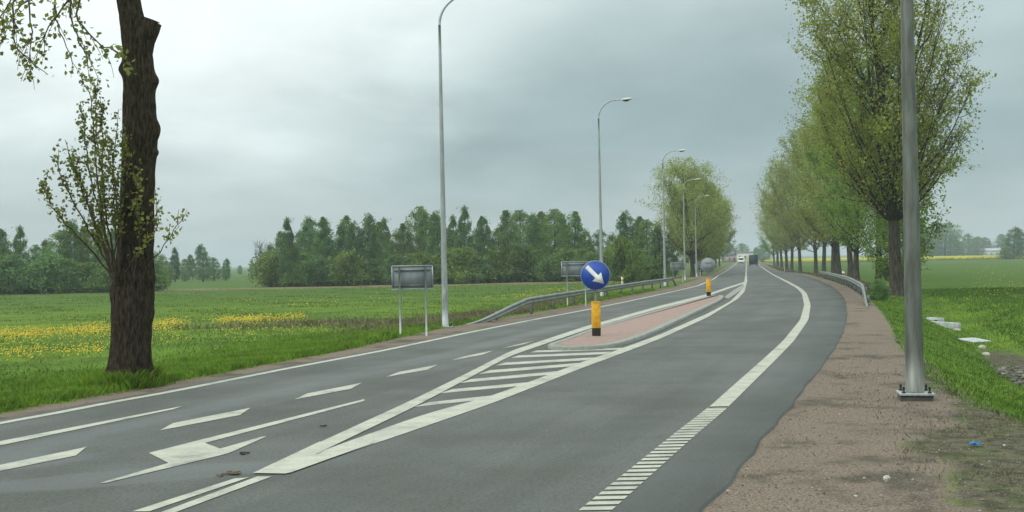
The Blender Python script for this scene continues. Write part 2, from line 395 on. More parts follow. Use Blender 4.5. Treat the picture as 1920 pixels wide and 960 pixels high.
# smooth outer shoulder strip on the right, pale worn strip by the dashes on the left, tar seams
c = mixc(n, mathn(n, 'MULTIPLY', smooth(n, attr(n, 'outer'), 0.0, .15), .35), c, (.076, .088, .083))
wn = mathn(n, 'ADD', attr(n, 'worn'), mathn(n, 'MULTIPLY', mathn(n, 'SUBTRACT', noise(n, v, .9, 5, .65), .5), .8))
c = mixc(n, smooth(n, wn, .5, 1.05, 0, .55), c, (.135, .152, .152))
n.links.new(c, p.inputs['Base Color']); bump(n, p, mathn(n, 'ADD', gn, gf), .8, .010)
n.links.new(smooth(n, pa, .3, .7, .62, .82), p.inputs['Roughness'])
rme = mesh_np('road', np.stack([RX, RY, RZ], -1).reshape(-1, 3), np.stack([i*nc+j, i*nc+j+1, (i+1)*nc+j+1, (i+1)*nc+j], 1), am)
xf, yf = RX.ravel(), RY.ravel()
lata = xf-XL(yf); outer = xf-XR(yf)
wl = at(330, 812); seam = 1.55 + 0*yf
worn = 1.25*np.exp(-((lata-2.05)/.5)**2)*(1-sst((yf-34)/10)) + .9*np.exp(-((xf-cen_bot(yf)-.28)/.25)**2)*(yf > 11)
for q, (sx, sy_) in (((120, 905), (1.6, .45)), ((400, 880), (1.2, .4)), ((20, 870), (1, .5))):
    g0 = at(*q); worn += 1.4*np.exp(-((xf-g0[0])/sx)**2-((yf-g0[1]-.3*(xf-g0[0]))/sy_)**2)
for nm, arr in (('lat', lata), ('outer', outer), ('worn', worn)):
    a = rme.attributes.new(nm, 'FLOAT', 'POINT'); a.data.foreach_set('value', arr.astype(np.float32))
road = tag(link('road', rme), kind='structure')
# paint
pm, n, p = new_mat('road_paint', .7, 0, .3)
v = coord(n); a1 = noise(n, v, 3, 5, .7); a2 = noise(n, v, 40, 3, .7)
c = mixc(n, smooth(n, a1, .35, .7), (.44, .45, .37), (.33, .34, .29))
c = mixc(n, smooth(n, a2, .56, .70, 0, .75), c, (.16, .17, .15)); c = mixc(n, smooth(n, noise(n, v, 1.1, 7, .75), .50, .68, 0, .8), c, (.19, .20, .175))
n.links.new(c, p.inputs['Base Color'])
def strip(name, fa, fb, y0, y1, lift=.006, step=.4, cuts=None):
    q = [y0]
    while q[-1] < y1: q.append(q[-1]+max(step, q[-1]*.012))
    q[-1] = y1; q = np.array(q); a, b = np.broadcast_to(fa(q), q.shape), np.broadcast_to(fb(q), q.shape); z = road_z(q)+lift
    V = np.stack([np.stack([a, q, z], 1), np.stack([b, q, z], 1)], 1).reshape(-1, 3); k = np.arange(len(q)-1)
    return link(name, mesh_np(name, V, np.stack([2*k, 2*k+1, 2*k+3, 2*k+2], 1), pm), road)
def poly(name, pts, lift=.006, mat=None, parent=None):
    V = [at(*q) for q in pts]; me = bpy.data.meshes.new(name)
    me.from_pydata([(a, b, road_z(b)+lift) for a, b, _ in V], [], [list(range(len(V)))]); me.materials.append(mat or pm)
    me.update(); 
    if me.polygons[0].normal.z < 0: me.flip_normals()
    return link(name, me, parent or road)
strip('edge_line', lambda y: XL(y)-.095, lambda y: XL(y)+.095, -20, 700)
strip('edge_line', lambda y: XR(y)-.13, lambda y: XR(y)+.13, 15.55, 700)
mb = MB(); y = -5.0
while y < 15.6:
    t = .125 if y < 13 else .15
    if y > 14.6: t = .17
    a = float(XR(y)); b = float(XR(y+t)); mb.add([(a-.135, y, .006), (a+.135, y, .006), (b+.135, y+t, .006), (b-.135, y+t, .006)], [[0, 1, 2, 3]]); y += .205
mb.build('rumble_line', pm, road)
# hatched wedge arms, one continuous line ahead of it
arm_u = curve([(474, 889), (540, 858), (773, 751), (873, 702), (957, 659), (1100, 611.5), (1140, 601), (1234, 574.5), (1327, 551.5), (1395, 529)], .5)
arm_l = curve([(530, 882), (586, 856), (773, 766), (873, 713), (957, 668), (1100, 618.5), (1140, 606.5), (1234, 579.5), (1327, 556), (1395, 532)], .5)
yj = at(1395, 530)[1]
ya = at(586, 856)[1]
strip('hatching_edge_line', arm_u, arm_l, ya, yj+3, .010)
strip('centre_line', lambda y: (1-farblend(y))*cen_top(y)+farblend(y)*(cfar(y)-.12), lambda y: (1-farblend(y))*cen_bot(y)+farblend(y)*(cfar(y)+.12), at(640, 850)[1], 700)
poly('hatching_tip', [(474, 889), (600, 829.5), (601, 849.5), (590, 855), (700, 816.5), (700, 832.5), (545, 888), (535, 890)], .012)
for (x0, y0, x1, y1, t) in ((790, 759, 912, 746, 9), (836, 734, 990, 720, 8), (872, 715, 1045, 699, 7.5), (908, 698, 1078, 684, 7), (938, 683, 1108, 673, 5.5), (965, 669, 1140, 662, 4.6), (1000, 659.5, 1165, 654, 3.6)):
    sl = t*1.6
    poly('hatching_bar', [(x0+sl, y0-t/2), (x1+sl, y1-t/2), (x1-sl, y1+t/2), (x0-sl, y0+t/2)], .004)
poly('lane_line', [(-60, 840), (-60, 848), (0, 836), (325, 768), (342, 762), (0, 828)])
for (x0, y0, x1, y1, t) in ((-40, 886, 152, 847, 13), (310, 801, 460, 772, 11), (562, 744, 668, 724, 9), (734, 702.5, 811, 689, 7.6), (856, 672.5, 915, 661.5, 6.4), (950, 651, 992, 642.5, 5.2)):
    poly('lane_dash', [(x0-10, y0+t*.62), (x0+14, y0-t*.62), (x1+10, y1-t*.62), (x1-10, y1+t*.62)])
poly('lane_line', [(248, 960), (280, 960), (467, 896), (440, 898)])
poly('lane_line', [(301, 962), (328, 962), (509, 894.5), (482, 894.5)])
poly('turn_arrow', [(683, 749), (376, 825.5), (279, 850), (316, 869), (186, 907), (200, 906), (412, 855), (430, 850), (500, 819), (490, 820), (413, 842), (384, 831.5), (683, 752.5)])

poly('hatching_fill', [(1357, 558.5), (1372, 547), (1393, 534), (1396, 536), (1390, 544), (1378, 553), (1366, 561)], .022, kerb_m)
# ------------------------------------------------------------------ traffic island
isl = [(1028, 652), (1060, 641), (1100, 625.5), (1140, 612), (1234, 584.5), (1300, 565.5), (1330, 558), (1347, 556), (1357, 558), (1350, 566), (1300, 591), (1234, 623), (1180, 644), (1135, 654), (1080, 657), (1040, 656)]
IP = np.array([at(*q)[:2] for q in isl])
def dense(P, m_=5):
    Q = []
    for a in range(len(P)):
        p0, p1, p2, p3 = P[a-1], P[a], P[(a+1) % len(P)], P[(a+2) % len(P)]
        for t in np.arange(m_)/m_: Q.append(.5*((2*p1)+(-p0+p2)*t+(2*p0-5*p1+4*p2-p3)*t*t+(-p0+3*p1-3*p2+p3)*t**3))
    return np.array(Q)
IP = dense(IP, 4)
def inset(P, d):
    e = np.roll(P, -1, 0)-np.roll(P, 1, 0); e /= np.linalg.norm(e, axis=1)[:, None]; nrm = np.stack([-e[:, 1], e[:, 0]], 1)
    ar = np.sum(P[:, 0]*np.roll(P[:, 1], -1)-P[:, 1]*np.roll(P[:, 0], -1)); return P + nrm*d*(1 if ar > 0 else -1)
isl_o = tag(empty('traffic_island', (IP[:, 0].mean(), IP[:, 1].mean(), 0)), kind='structure')
isl_c = Vector(isl_o.location)
I1 = inset(IP, .02); I2 = inset(IP, .20); nI = len(IP)
zz = road_z(IP[:, 1])
V = np.concatenate([np.column_stack([IP, zz-.05]), np.column_stack([IP, zz+.07]), np.column_stack([I1, zz+.09]), np.column_stack([I2, zz+.09]), np.column_stack([I2, zz+.05])])
V -= np.array(isl_c); k = np.arange(nI); k2 = (k+1) % nI
F = np.concatenate([np.stack([a*nI+k, a*nI+k2, (a+1)*nI+k2, (a+1)*nI+k], 1) for a in range(4)])
link('kerb', mesh_np('kerb', V, F, kerb_m), isl_o)
pav, n, p = new_mat('pink_paving', .9, 0, .2)
v = coord(n); br = n.nodes.new('ShaderNodeTexBrick'); n.links.new(v, br.inputs[0]); br.inputs['Scale'].default_value = 4.5
br.inputs['Color1'].default_value = (.27, .185, .16, 1); br.inputs['Color2'].default_value = (.34, .25, .215, 1); br.inputs['Mortar'].default_value = (.2, .15, .13, 1); br.inputs['Mortar Size'].default_value = .012
c = mixc(n, smooth(n, noise(n, v, 1.5, 5, .7), .5, .75, 0, .6), br.outputs[0], (.21, .165, .14)); n.links.new(c, p.inputs['Base Color'])
me = bpy.data.meshes.new('paving'); Vp = np.column_stack([I2, zz+.085])-np.array(isl_c)
me.from_pydata([tuple(a) for a in Vp], [], [list(range(nI))]); me.materials.append(pav)
if me.polygons[0].normal.z < 0: me.flip_normals()
link('paving', me, isl_o)

# ------------------------------------------------------------------ grass, flowers
def blades(name, x, y, h, wd, mat, zoff=0.0, seed=1):
    r = np.random.default_rng(seed); N = len(x); a = r.uniform(0, 2*math.pi, N); z = gz(x, y)-.02+zoff
    dx, dy = np.cos(a)*wd/2, np.sin(a)*wd/2; lx, ly = r.normal(0, .35, N)*h, r.normal(0, .35, N)*h
    V = np.stack([np.stack([x-dx, y-dy, z], 1), np.stack([x+dx, y+dy, z], 1), np.stack([x+lx*.4+dx*.5, y+ly*.4+dy*.5, z+h*.6], 1), np.stack([x+lx, y+ly, z+h], 1)], 1).reshape(-1, 3)
    k = np.arange(N)*4
    return tag(link(name, mesh_np(name, V, np.stack([k, k+1, k+2, k+3], 1), mat)), kind='stuff')
grass_m = leafmat('grass_blade', [(.080, .185, .012), (.115, .225, .014), (.150, .255, .020), (.18, .24, .04)], .3, .25)
bank_m = leafmat('bank_grass_blade', [(.045, .120, .010), (.065, .150, .012), (.095, .18, .016), (.12, .17, .03)], .3, .3)
meadow_m = leafmat('meadow_blade', [(.065, .132, .013), (.085, .155, .016), (.105, .178, .020), (.13, .17, .04)], .3, .25)
dry_m = leafmat('dry_grass_blade', [(.09, .10, .04), (.16, .14, .08), (.24, .20, .12), (.07, .11, .03)], .3, .25)
R_ = np.random.default_rng(3)
def keep(x, y, s, th): return (np.sin(x*s+1.3*np.sin(y*s*.7)) + np.sin(y*s*1.1+1.7*np.sin(x*s*.6+2)) + R_.normal(0, .8, len(x))) > th
N = 150000; y = 11*np.exp(R_.uniform(0, math.log(75/11), N)); e = np.abs(R_.normal(0, 2.2, N))+.02+R_.normal(0, .05, N)
x = road_l(y)-lw(y)-e
bare = np.exp(-((x-s1[0])/4)**2-((y-s1[1])/2.4)**2)+np.exp(-((x-s2[0])/2.5)**2-((y-s2[1])/4)**2)+.7*np.exp(-((x-s4[0]+1)/2)**2-((y-s4[1])/8)**2)
k = R_.uniform(0, 1, N) > bare*1.3; x, y, e = x[k], y[k], e[k]
h = R_.uniform(.05, .15, len(x))*(1+.7*np.exp(-((x+2.6)**2+(y-30.5)**2)/3.0)); wd = .010+.0008*y
blades('verge_grass', x, y, h, wd, grass_m, 0, 1)
N = 90000; y = 20*np.exp(R_.uniform(0, math.log(140/20), N)); x = road_l(y)-lw(y)-4-R_.uniform(0, 1, N)**1.2*y*.75
k = keep(x, y, .35, -.9); x, y = x[k], y[k]
blades('meadow_grass', x, y, R_.uniform(.03, .10, len(x)), .010+.0008*y, meadow_m, 0, 2)
N = 120000; y = 11*np.exp(R_.uniform(0, math.log(75/11), N)); x = verge_x(y)+R_.uniform(-.1, 13, N)
d = x-verge_x(y); k = ~((d > 2.5) & (d < 3.8) & (y < 36) & (R_.uniform(0, 1, N) < .85)); x, y, d = x[k], y[k], d[k]
blades('bank_grass', x, y, R_.uniform(.03, .09, len(x))*(1+.6*(d > 4)), .010+.0007*y, bank_m, 0, 4)
N = 9000; y = R_.uniform(7, 20, N); x = verge_x(y)-R_.uniform(0, 1, N)**2*1.6; k = keep(x, y, 1.7, .4); x, y = x[k], y[k]
blades('sparse_verge_grass', x, y, R_.uniform(.02, .07, len(x)), np.full(len(x), .012), dry_m, 0, 5)
N = 20000; y = 66*np.exp(R_.uniform(0, math.log(5), N)); x = road_r(y)+1.3+R_.uniform(0, 2.6, N)
blades('dry_roadside_grass', x, y, R_.uniform(.08, .30, len(x)), .02+.0008*y, dry_m, 0, 6)
N = 11000; y = R_.uniform(36, 62, N); x = road_l(y)-lw(y)-.2-R_.uniform(0, 3.5, N); 
N2 = 3500; ya_ = R_.normal(s1[1], 1.8, N2); xa_ = R_.normal(s1[0], 4, N2); x = np.concatenate([x, xa_]); y = np.concatenate([y, ya_]); k = x < road_l(y)-lw(y)-.1; x, y = x[k], y[k]
blades('dry_left_grass', x, y, R_.uniform(.05, .22, len(x)), .012+.001*y, dry_m, 0, 7)
# dandelions in drifts
dand_m = leafmat('dandelion_yellow', [(.50, .36, .015), (.60, .45, .02), (.50, .42, .03)], .2, .1)
P = []
def drift(x0, y0, x1, y1, t, n_):
    for _ in range(n_):
        u = rnd.random()+rnd.gauss(0, .06); px = x0+(x1-x0)*u; py = y0+(y1-y0)*u + rnd.gauss(0, t)
        if math.sin(px*.045)+math.sin(px*.013+1)+rnd.gauss(0, .7) < -.3: continue
        q = on(px, py)
        if q[0] < float(road_l(q[1])-lw(q[1]))-.3 or q[0] > float(verge_x(q[1]))+.5: P.append(q)
drift(0, 629, 330, 612, 5.5, 2600); drift(280, 607, 560, 597, 4, 1700); drift(0, 665, 230, 655, 6, 500); drift(270, 640, 380, 636, 4, 90)
drift(0, 640, 600, 615, 12, 450); drift(1000, 548, 1240, 528, 3, 330); drift(900, 562, 1030, 552, 3, 150); drift(1735, 545, 1920, 545, 9, 160); drift(1735, 512, 1920, 512, 10, 160); drift(420, 575, 760, 560, 5, 120)
P = np.array(P); r = np.random.default_rng(9); N = len(P); s = (.013+.00026*P[:, 1])*r.uniform(.7, 1.2, N)
z = P[:, 2]+r.uniform(.03, .13, N); th = r.uniform(0, 6.28, N); V = []
for q in range(6): V.append(np.stack([P[:, 0]+np.cos(th+q*math.pi/3)*s, P[:, 1]+np.sin(th+q*math.pi/3)*s, z+r.normal(0, .012, N)], 1))
V.append(np.stack([P[:, 0], P[:, 1], z+s*.9], 1)); V = np.stack(V, 1).reshape(-1, 3); k = np.arange(N)*7
F = np.concatenate([np.stack([k+q, k+(q+1) % 6, k+6], 1) for q in range(6)])
tag(link('dandelions', mesh_np('dandelions', V, F, dand_m)), 'yellow dandelion drifts in the green meadow', None, None, 'stuff')
# far rape crop
rp, n, p = new_mat('rape_blossom', .9, 0, .1); v = coord(n)
n.links.new(mixc(n, smooth(n, noise(n, v, .06, 4, .6), .35, .65), (.50, .46, .035), (.36, .38, .04)), p.inputs['Base Color'])
mb = MB(); ny = 14
for q in range(40):
    xa = 95+q*4.2*1.0; 
    mb.box((120+q*2.9+1.45, 600, float(gz(150, 600))+.5+.06*math.sin(q*1.7)), (2.9, 300, 1.0+.1*math.sin(q*2.3)))
tag(mb.build('rape_field', rp), 'bright yellow flowering rape strip far across the right field', None, None, 'stuff')

# ------------------------------------------------------------------ trees
def unit(a): return a/(np.linalg.norm(a)+1e-9)
def grow(p0, d, L, n_, upw, wob, rg):
    P = [np.array(p0, float)]; d = unit(np.array(d, float)); st_ = L/n_
    for q in range(n_):
        d = unit(d + np.array([0, 0, upw/n_]) + rg.normal(0, wob, 3)); P.append(P[-1]+d*st_)
    return np.array(P)
def leaves(C, size, rg, aspect=.75):
    N = len(C); a = rg.normal(size=(N, 3)); a /= np.linalg.norm(a, axis=1)[:, None]; b = rg.normal(size=(N, 3)); b -= a*np.sum(a*b, 1)[:, None]; b /= np.linalg.norm(b, axis=1)[:, None]
    s = size*rg.uniform(.6, 1.25, N)[:, None]/2; nrm = np.cross(a, b)*s*.25
    V = np.stack([C-a*s, C+b*s*aspect+nrm, C+a*s, C-b*s*aspect+nrm], 1).reshape(-1, 3); k = np.arange(N)*4
    return V, np.stack([k, k+1, k+2, k+3], 1)
def make_tree(seed, H, cb, R, nl, nsub, ntw, nleaf, lsize, r0, elev=(35, 60), upw=.9, lean=(0, 0), prof=None, jit=.22, sides=6, fork=False, bark=None, leaf=None, vol=.3, vs=1.0):
    rg = np.random.default_rng(seed); wood = MB(); anchors = []; wts = []
    T = grow((0, 0, -.25), (lean[0], lean[1], 1), H*.97, 14, .25, .022, rg)
    tr = r0*(1-np.linspace(0, 1, 15))**.8+.02; tr[0] *= 1.35; tr[1] *= 1.02
    wood.tube(T, tr, max(sides+2, 8), True)
    tops = [T]
    if fork:
        f0 = T[5]; T2 = grow(f0, (.35, .1, 1), H*.62, 10, .5, .02, rg); wood.tube(T2, np.linspace(tr[5]*.75, .02, 11), sides+2); tops.append(T2)
        f0 = T[4]; T3 = grow(f0, (-.45, -.1, 1), H*.55, 10, .55, .02, rg); wood.tube(T3, np.linspace(tr[4]*.55, .02, 11), sides+2); tops.append(T3)
    tab = prof or [(0, .55), (.15, .8), (.4, 1.0), (.7, .85), (.9, .5), (1, .15)]
    pf = lambda t: float(np.interp(t, [u_[0] for u_ in tab], [u_[1] for u_ in tab]))
    for q in range(nl):
        t = ((q*.7548777+.13) % 1.0)*.98+.02*rg.random(); zt = cb+(H-cb)*t
        inner = 1.0 if q % 3 else rg.uniform(.3, .75)
        azm = q*.5698403*2*math.pi+rg.uniform(-.5, .5); el_ = math.radians(rg.uniform(*elev)); r_ = R*pf(t)*rg.uniform(.82, 1.1)*inner
        Tm = tops[q % len(tops)] if t > .35 else T
        z0 = min(max(cb*.72, zt-r_*math.tan(el_)-.3), H*.93); zs = np.maximum.accumulate(Tm[:, 2])
        if z0 < zs[0]: Tm = T; zs = np.maximum.accumulate(T[:, 2])
        p0 = np.array([np.interp(z0, zs, Tm[:, 0]), np.interp(z0, zs, Tm[:, 1]), z0])
        tip = np.array([T[-1][0]*t*.5+math.cos(azm)*r_, T[-1][1]*t*.5+math.sin(azm)*r_, zt])
        ctl = p0*.42+tip*.58; ctl[2] = p0[2]+(tip[2]-p0[2])*(.5-.16*upw)
        uu = np.linspace(0, 1, 8)[:, None]; B = (1-uu)**2*p0+2*uu*(1-uu)*ctl+uu*uu*tip; L = np.linalg.norm(tip-p0)+.3
        B[1:] += np.cumsum(rg.normal(0, .018*L, (7, 3)), 0)*.6
        rr = max(.02, .28*r0*(1-t*.6)*rg.uniform(.7, 1.1)*min(1, L/(.8*R)))
        wood.tube(B, np.linspace(rr, .012, 8), max(4, sides-1), False)
        for s_ in range(nsub):
            u = rg.uniform(.22, .98); idx = u*7; i0 = min(6, int(idx)); pb = B[i0]+(B[i0+1]-B[i0])*(idx-i0)
            dd = unit(B[i0+1]-B[i0]) + rg.normal(0, .55, 3); dd[2] += .15
            S = grow(pb, dd, (.14*R+.42*L)*rg.uniform(.3, .6)*(1.15-.5*u), 4, .5, .12, rg)
            wood.tube(S, np.linspace(rr*.35*(1-u*.5)+.006, .005, 5), 4, False); anchors.append(S); wts.append(rg.gamma(.9, 1)*(.35+u))
            for t_ in range(ntw):
                u2 = rg.uniform(.2, 1)*4; i1 = min(3, int(u2)); pt = S[i1]+(S[i1+1]-S[i1])*(u2-i1)
                Wt = grow(pt, unit(S[i1+1]-S[i1])+rg.normal(0, .6, 3), L*rg.uniform(.08, .18)+.15, 2, .3, .15, rg)
                wood.tube(Wt, np.linspace(.010, .004, 3), 3, False); anchors.append(Wt); wts.append(wts[-1] if False else wts[-1-t_])
    # leaves on the twigs
    segs = np.concatenate([np.stack([A[:-1], A[1:]], 1) for A in anchors]); ln = np.linalg.norm(segs[:, 1]-segs[:, 0], axis=1)
    wgt = ln*np.concatenate([np.full(len(A)-1, w_) for A, w_ in zip(anchors, wts)]); idx = rg.choice(len(segs), nleaf, p=wgt/wgt.sum()); u = rg.uniform(0, 1, nleaf)[:, None]
    C = segs[idx, 0]*(1-u)+segs[idx, 1]*u + rg.normal(0, jit, (nleaf, 3))*np.array([1, 1, .8])
    nv = int(nleaf*vol); nn = nv*6
    tt = rg.uniform(0, 1, nn); pr_ = np.interp(tt, [u_[0] for u_ in tab], [u_[1] for u_ in tab]); a_ = rg.uniform(0, 2*math.pi, nn); ph = rg.uniform(0, 6, 12)
    edge = 1+.16*np.sin(a_*3+ph[0]+tt*9)+.13*np.sin(a_*5+ph[1]-tt*17)+.12*np.sin(tt*31+ph[2]+a_*2)
    r_ = R*pr_*edge*np.sqrt(rg.uniform(0, 1, nn)); z_ = cb+(H-cb)*tt; tx = np.interp(z_, T[:, 2], T[:, 0]); ty = np.interp(z_, T[:, 2], T[:, 1])
    Q = np.stack([tx+r_*np.cos(a_), ty+r_*np.sin(a_), z_+.2*r_], 1); k_ = 2.3/vs
    dn = np.sin(Q[:, 0]*k_+ph[3]+1.3*np.sin(Q[:, 2]*k_*.8+ph[4]))+np.sin(Q[:, 1]*k_*1.1+ph[5]+1.2*np.sin(Q[:, 0]*k_*.7+ph[6]))+np.sin(Q[:, 2]*k_*1.3+ph[7]+1.4*np.sin(Q[:, 1]*k_*.9+ph[8]))
    pk = pr_*(.35+.65*(r_/(R*pr_*edge+1e-6)))*np.clip(dn*.5+.55, .03, 2); sel = rg.choice(nn, nv, False, p=pk/pk.sum())
    C = np.concatenate([C[:nleaf-nv], Q[sel]]); C[:, 2] = np.minimum(C[:, 2], H+.3*rg.random(len(C)))
    C[:, 2] = np.maximum(C[:, 2], .15+.1*rg.random(nleaf))
    Vl, Fl = leaves(C, lsize, rg)
    return wood.mesh('trunk', bark, True), mesh_np('crown', Vl, Fl, leaf)
def put_tree(name, meshes, loc, rz, s=1.0, sz=None, label='', cat='tree', group=None):
    o = empty(name, loc, rz, label, cat, group); o.scale = (s, s, sz or s)
    link('trunk', meshes[0], o); link('crown', meshes[1], o); return o
bronze = leafmat('bronze_poplar_leaf', [(.23, .22, .04), (.27, .30, .055), (.32, .37, .075), (.22, .31, .05)], .5, .2)
olive = leafmat('olive_leaf', [(.22, .27, .05), (.26, .33, .065), (.31, .39, .085)], .5, .2)
fresh = leafmat('fresh_green_leaf', [(.16, .28, .04), (.20, .33, .05), (.25, .37, .07)], .5, .2)
pale = leafmat('pale_spring_leaf', [(.25, .31, .07), (.29, .35, .09), (.34, .39, .12)], .5, .2)
dkgreen = leafmat('dark_birch_leaf', [(.10, .20, .06), (.14, .25, .075), (.18, .30, .095)], 0.45, .25)
mgreen = leafmat('mid_green_leaf', [(.12, .22, .05), (.165, .275, .065), (.21, .32, .08)], 0.45, .25)
lgreen = leafmat('light_green_leaf', [(.13, .215, .042), (.17, .26, .050), (.215, .295, .07)], 0.45, .25)

pB = make_tree(21, 22, 5.0, 4.6, 36, 8, 2, 16000, .19, .25, (44, 70), .9, bark=bark2_m, leaf=bronze, jit=.2)
pC = make_tree(22, 19.5, 3.6, 4.3, 36, 8, 2, 17000, .19, .23, (38, 62), .9, bark=bark2_m, leaf=fresh, jit=.2)
pD = make_tree(23, 22, 4.6, 4.8, 36, 8, 2, 16000, .19, .27, (40, 64), .9, bark=bark2_m, leaf=olive, jit=.2)
pE = make_tree(24, 9.5, 1.0, 2.4, 26, 6, 2, 7000, .20, .14, (40, 66), .9, bark=bark3_m, leaf=fresh, jit=.2)
pA = make_tree(11, 19.8, 5.5, 4.3, 96, 9, 4, 42000, .155, .31, (42, 68), .9, fork=True, bark=bark2_m, leaf=bronze, jit=.2, sides=8, vol=.32, vs=1.0,
               prof=[(0, .35), (.07, .62), (.18, .92), (.42, 1.0), (.65, .97), (.82, .78), (.94, .45), (1, .15)])
def row_r(y, off=3.5): x = float(road_r(y))+off; return (x, y, gzf(x, y)-.03)
o = put_tree('poplar_tree', pA, row_r(63, 3.1), .4, 1.0, None, 'tallest bronze-leaved poplar beside the culvert, nearest tree of the right roadside row', group='trees in the right roadside row')
ordn = ['second', 'third', 'fourth', 'fifth', 'sixth', 'seventh', 'eighth', 'ninth', 'tenth', 'eleventh', 'twelfth', 'thirteenth', 'fourteenth', 'fifteenth', 'sixteenth', 'seventeenth']
rr_ = [(75, pE, 1.0, 1.0, 4.6), (83, pC, .95, .85, 3.6), (101, pC, 1.0, .95, 3.4), (114, pD, 1.05, 1.02, 3.8), (125, pB, 1.05, 1.0, 3.4), (139, pD, 1.0, 1.04, 3.6), (155, pB, 1.05, 1.05, 3.3), (172, pD, 1.0, 1.0, 3.8), (190, pB, 1.1, 1.05, 3.4), (212, pB, 1.05, .98, 3.6), (238, pD, 1.1, 1.0, 3.6), (268, pB, 1.15, 1.12, 3.5), (304, pD, 1.15, 1.1, 3.5), (345, pC, 1.15, 1.1, 3.6)]
lk = {id(pB): 'bronze-leaved', id(pC): 'fresh green', id(pD): 'olive-leaved', id(pE): 'slim young green'}
for q, (y, pr, s, sz, off) in enumerate(rr_):
    put_tree('roadside_tree', pr, row_r(y, off), q*1.9+.6, s, sz, '%s tree in the right roadside row, %s from the near end' % (lk[id(pr)], ordn[q]), group='trees in the right roadside row')
# left roadside group
pF = make_tree(31, 15.4, 3.8, 5.0, 44, 8, 3, 22000, .20, .30, (30, 62), .8, bark=bark2_m, leaf=pale, jit=.3, prof=[(0, .5), (.2, .85), (.5, 1.0), (.75, .9), (.92, .55), (1, .2)])
pG = make_tree(32, 14.5, 2.0, 4.7, 38, 8, 2, 24000, .21, .30, (30, 60), .8, bark=bark2_m, leaf=olive, jit=.2)
lr = [(152, pF, 1.0, 1.0, 2.9), (168, pG, .95, 1.0, 2.6), (182, pF, .95, .95, 3.2), (200, pG, 1.05, 1.1, 3.9), (222, pF, 1.0, 1.0, 4.2), (250, pG, 1.05, 1.12, 3.8), (285, pC, 1.0, .85, 3.6), (325, pC, 1.0, .8, 3.5)]
for q, (y, pr, s, sz, off) in enumerate(lr):
    x = float(road_l(y))-off
    put_tree('roadside_tree', pr, (x, y, gzf(x, y)-.03), q*2.3+1, s, sz, '%s tree in the left roadside row, %s' % ({id(pF): 'pale yellow-green', id(pG): 'olive', id(pC): 'green'}[id(pr)], 'nearest of the row' if q == 0 else ordn[q-1]+' from the near end'), group='trees in the left roadside row')
# the treeline beyond the left field
TLP = [[(0, .8), (.2, 1), (.5, .82), (.8, .42), (1, .03)], [(0, .8), (.3, 1), (.6, .85), (.85, .5), (1, .12)], [(0, .9), (.25, 1), (.6, .8), (.85, .55), (1, .1)], [(0, 1), (.3, 1), (.6, .75), (.85, .4), (1, .1)], [(0, .8), (.3, 1), (.6, .95), (.85, .65), (1, .2)], [(0, .5), (.3, .9), (.6, 1), (.85, .6), (1, .08)]]
tl = []
for q, (lf, H_, R__, cb_) in enumerate([(dkgreen, 11, 1.75, .8), (mgreen, 11, 2.0, .6), (dkgreen, 11, 2.1, .5), (lgreen, 11, 2.5, .3), (mgreen, 11, 2.6, .4), (dkgreen, 11, 1.6, 1.4)]):
    tl.append(make_tree(50+q, H_, cb_, R__, 30, 5, 1, 12000, .20, .16, (30, 60), .6, bark=bark3_m if q in (0, 5) else bark2_m, leaf=lf, jit=.28, sides=5, vol=.85, vs=.8, prof=TLP[q]))
LIST = [(-60, 415, 0), (-38, 430, 3), (-12, 428, 1), (8, 424, 5), (35, 418, 0), (66, 456, 4), (88, 445, 2), (112, 428, 4), (143, 408, 2), (165, 420, 1), (190, 412, 0), (212, 425, 2), (240, 435, 3), (268, 440, 1), (292, 468, 3),
        (508, 452, 3), (528, 430, 1), (545, 402, 0), (565, 428, 2), (582, 402, 2), (601, 425, 3), (619, 402, 5), (637, 415, 0), (650, 400, 1), (670, 412, 2), (690, 396, 2), (708, 412, 1), (726, 403, 0), (745, 425, 3), (762, 415, 1), (787, 383, 4), (803, 397, 1), (824, 392, 2), (848, 398, 0), (870, 380, 0), (893, 428, 3), (915, 400, 5), (938, 425, 4), (957, 390, 1), (978, 390, 4), (1000, 396, 2), (1020, 392, 1), (1042, 388, 4), (1060, 398, 2), (1077, 392, 1), (1100, 425, 3), (1125, 428, 4), (1150, 432, 3), (1180, 392, 2), (1198, 402, 1), (1215, 408, 4), (1238, 420, 2), (1262, 430, 1)]
looks = ['slim dark green', 'mid green', 'dense dark green', 'pale broad', 'broad bushy green', 'thin airy dark']
LIST2 = LIST
gA = [t for t in LIST if t[0] < 300]; gC = [t for t in LIST if t[0] >= 300]
def num(k): return (['first', 'second', 'third', 'fourth', 'fifth', 'sixth', 'seventh', 'eighth', 'ninth', 'tenth', 'eleventh', 'twelfth', 'thirteenth', 'fourteenth', 'fifteenth', 'sixteenth', 'seventeenth', 'eighteenth', 'nineteenth', 'twentieth'] + ['twenty-'+s_ for s_ in ('first', 'second', 'third', 'fourth', 'fifth', 'sixth', 'seventh', 'eighth', 'ninth')] + ['thirtieth'] + ['thirty-'+s_ for s_ in ('first', 'second', 'third', 'fourth', 'fifth', 'sixth', 'seventh', 'eighth', 'ninth')]+['fortieth'])[k]
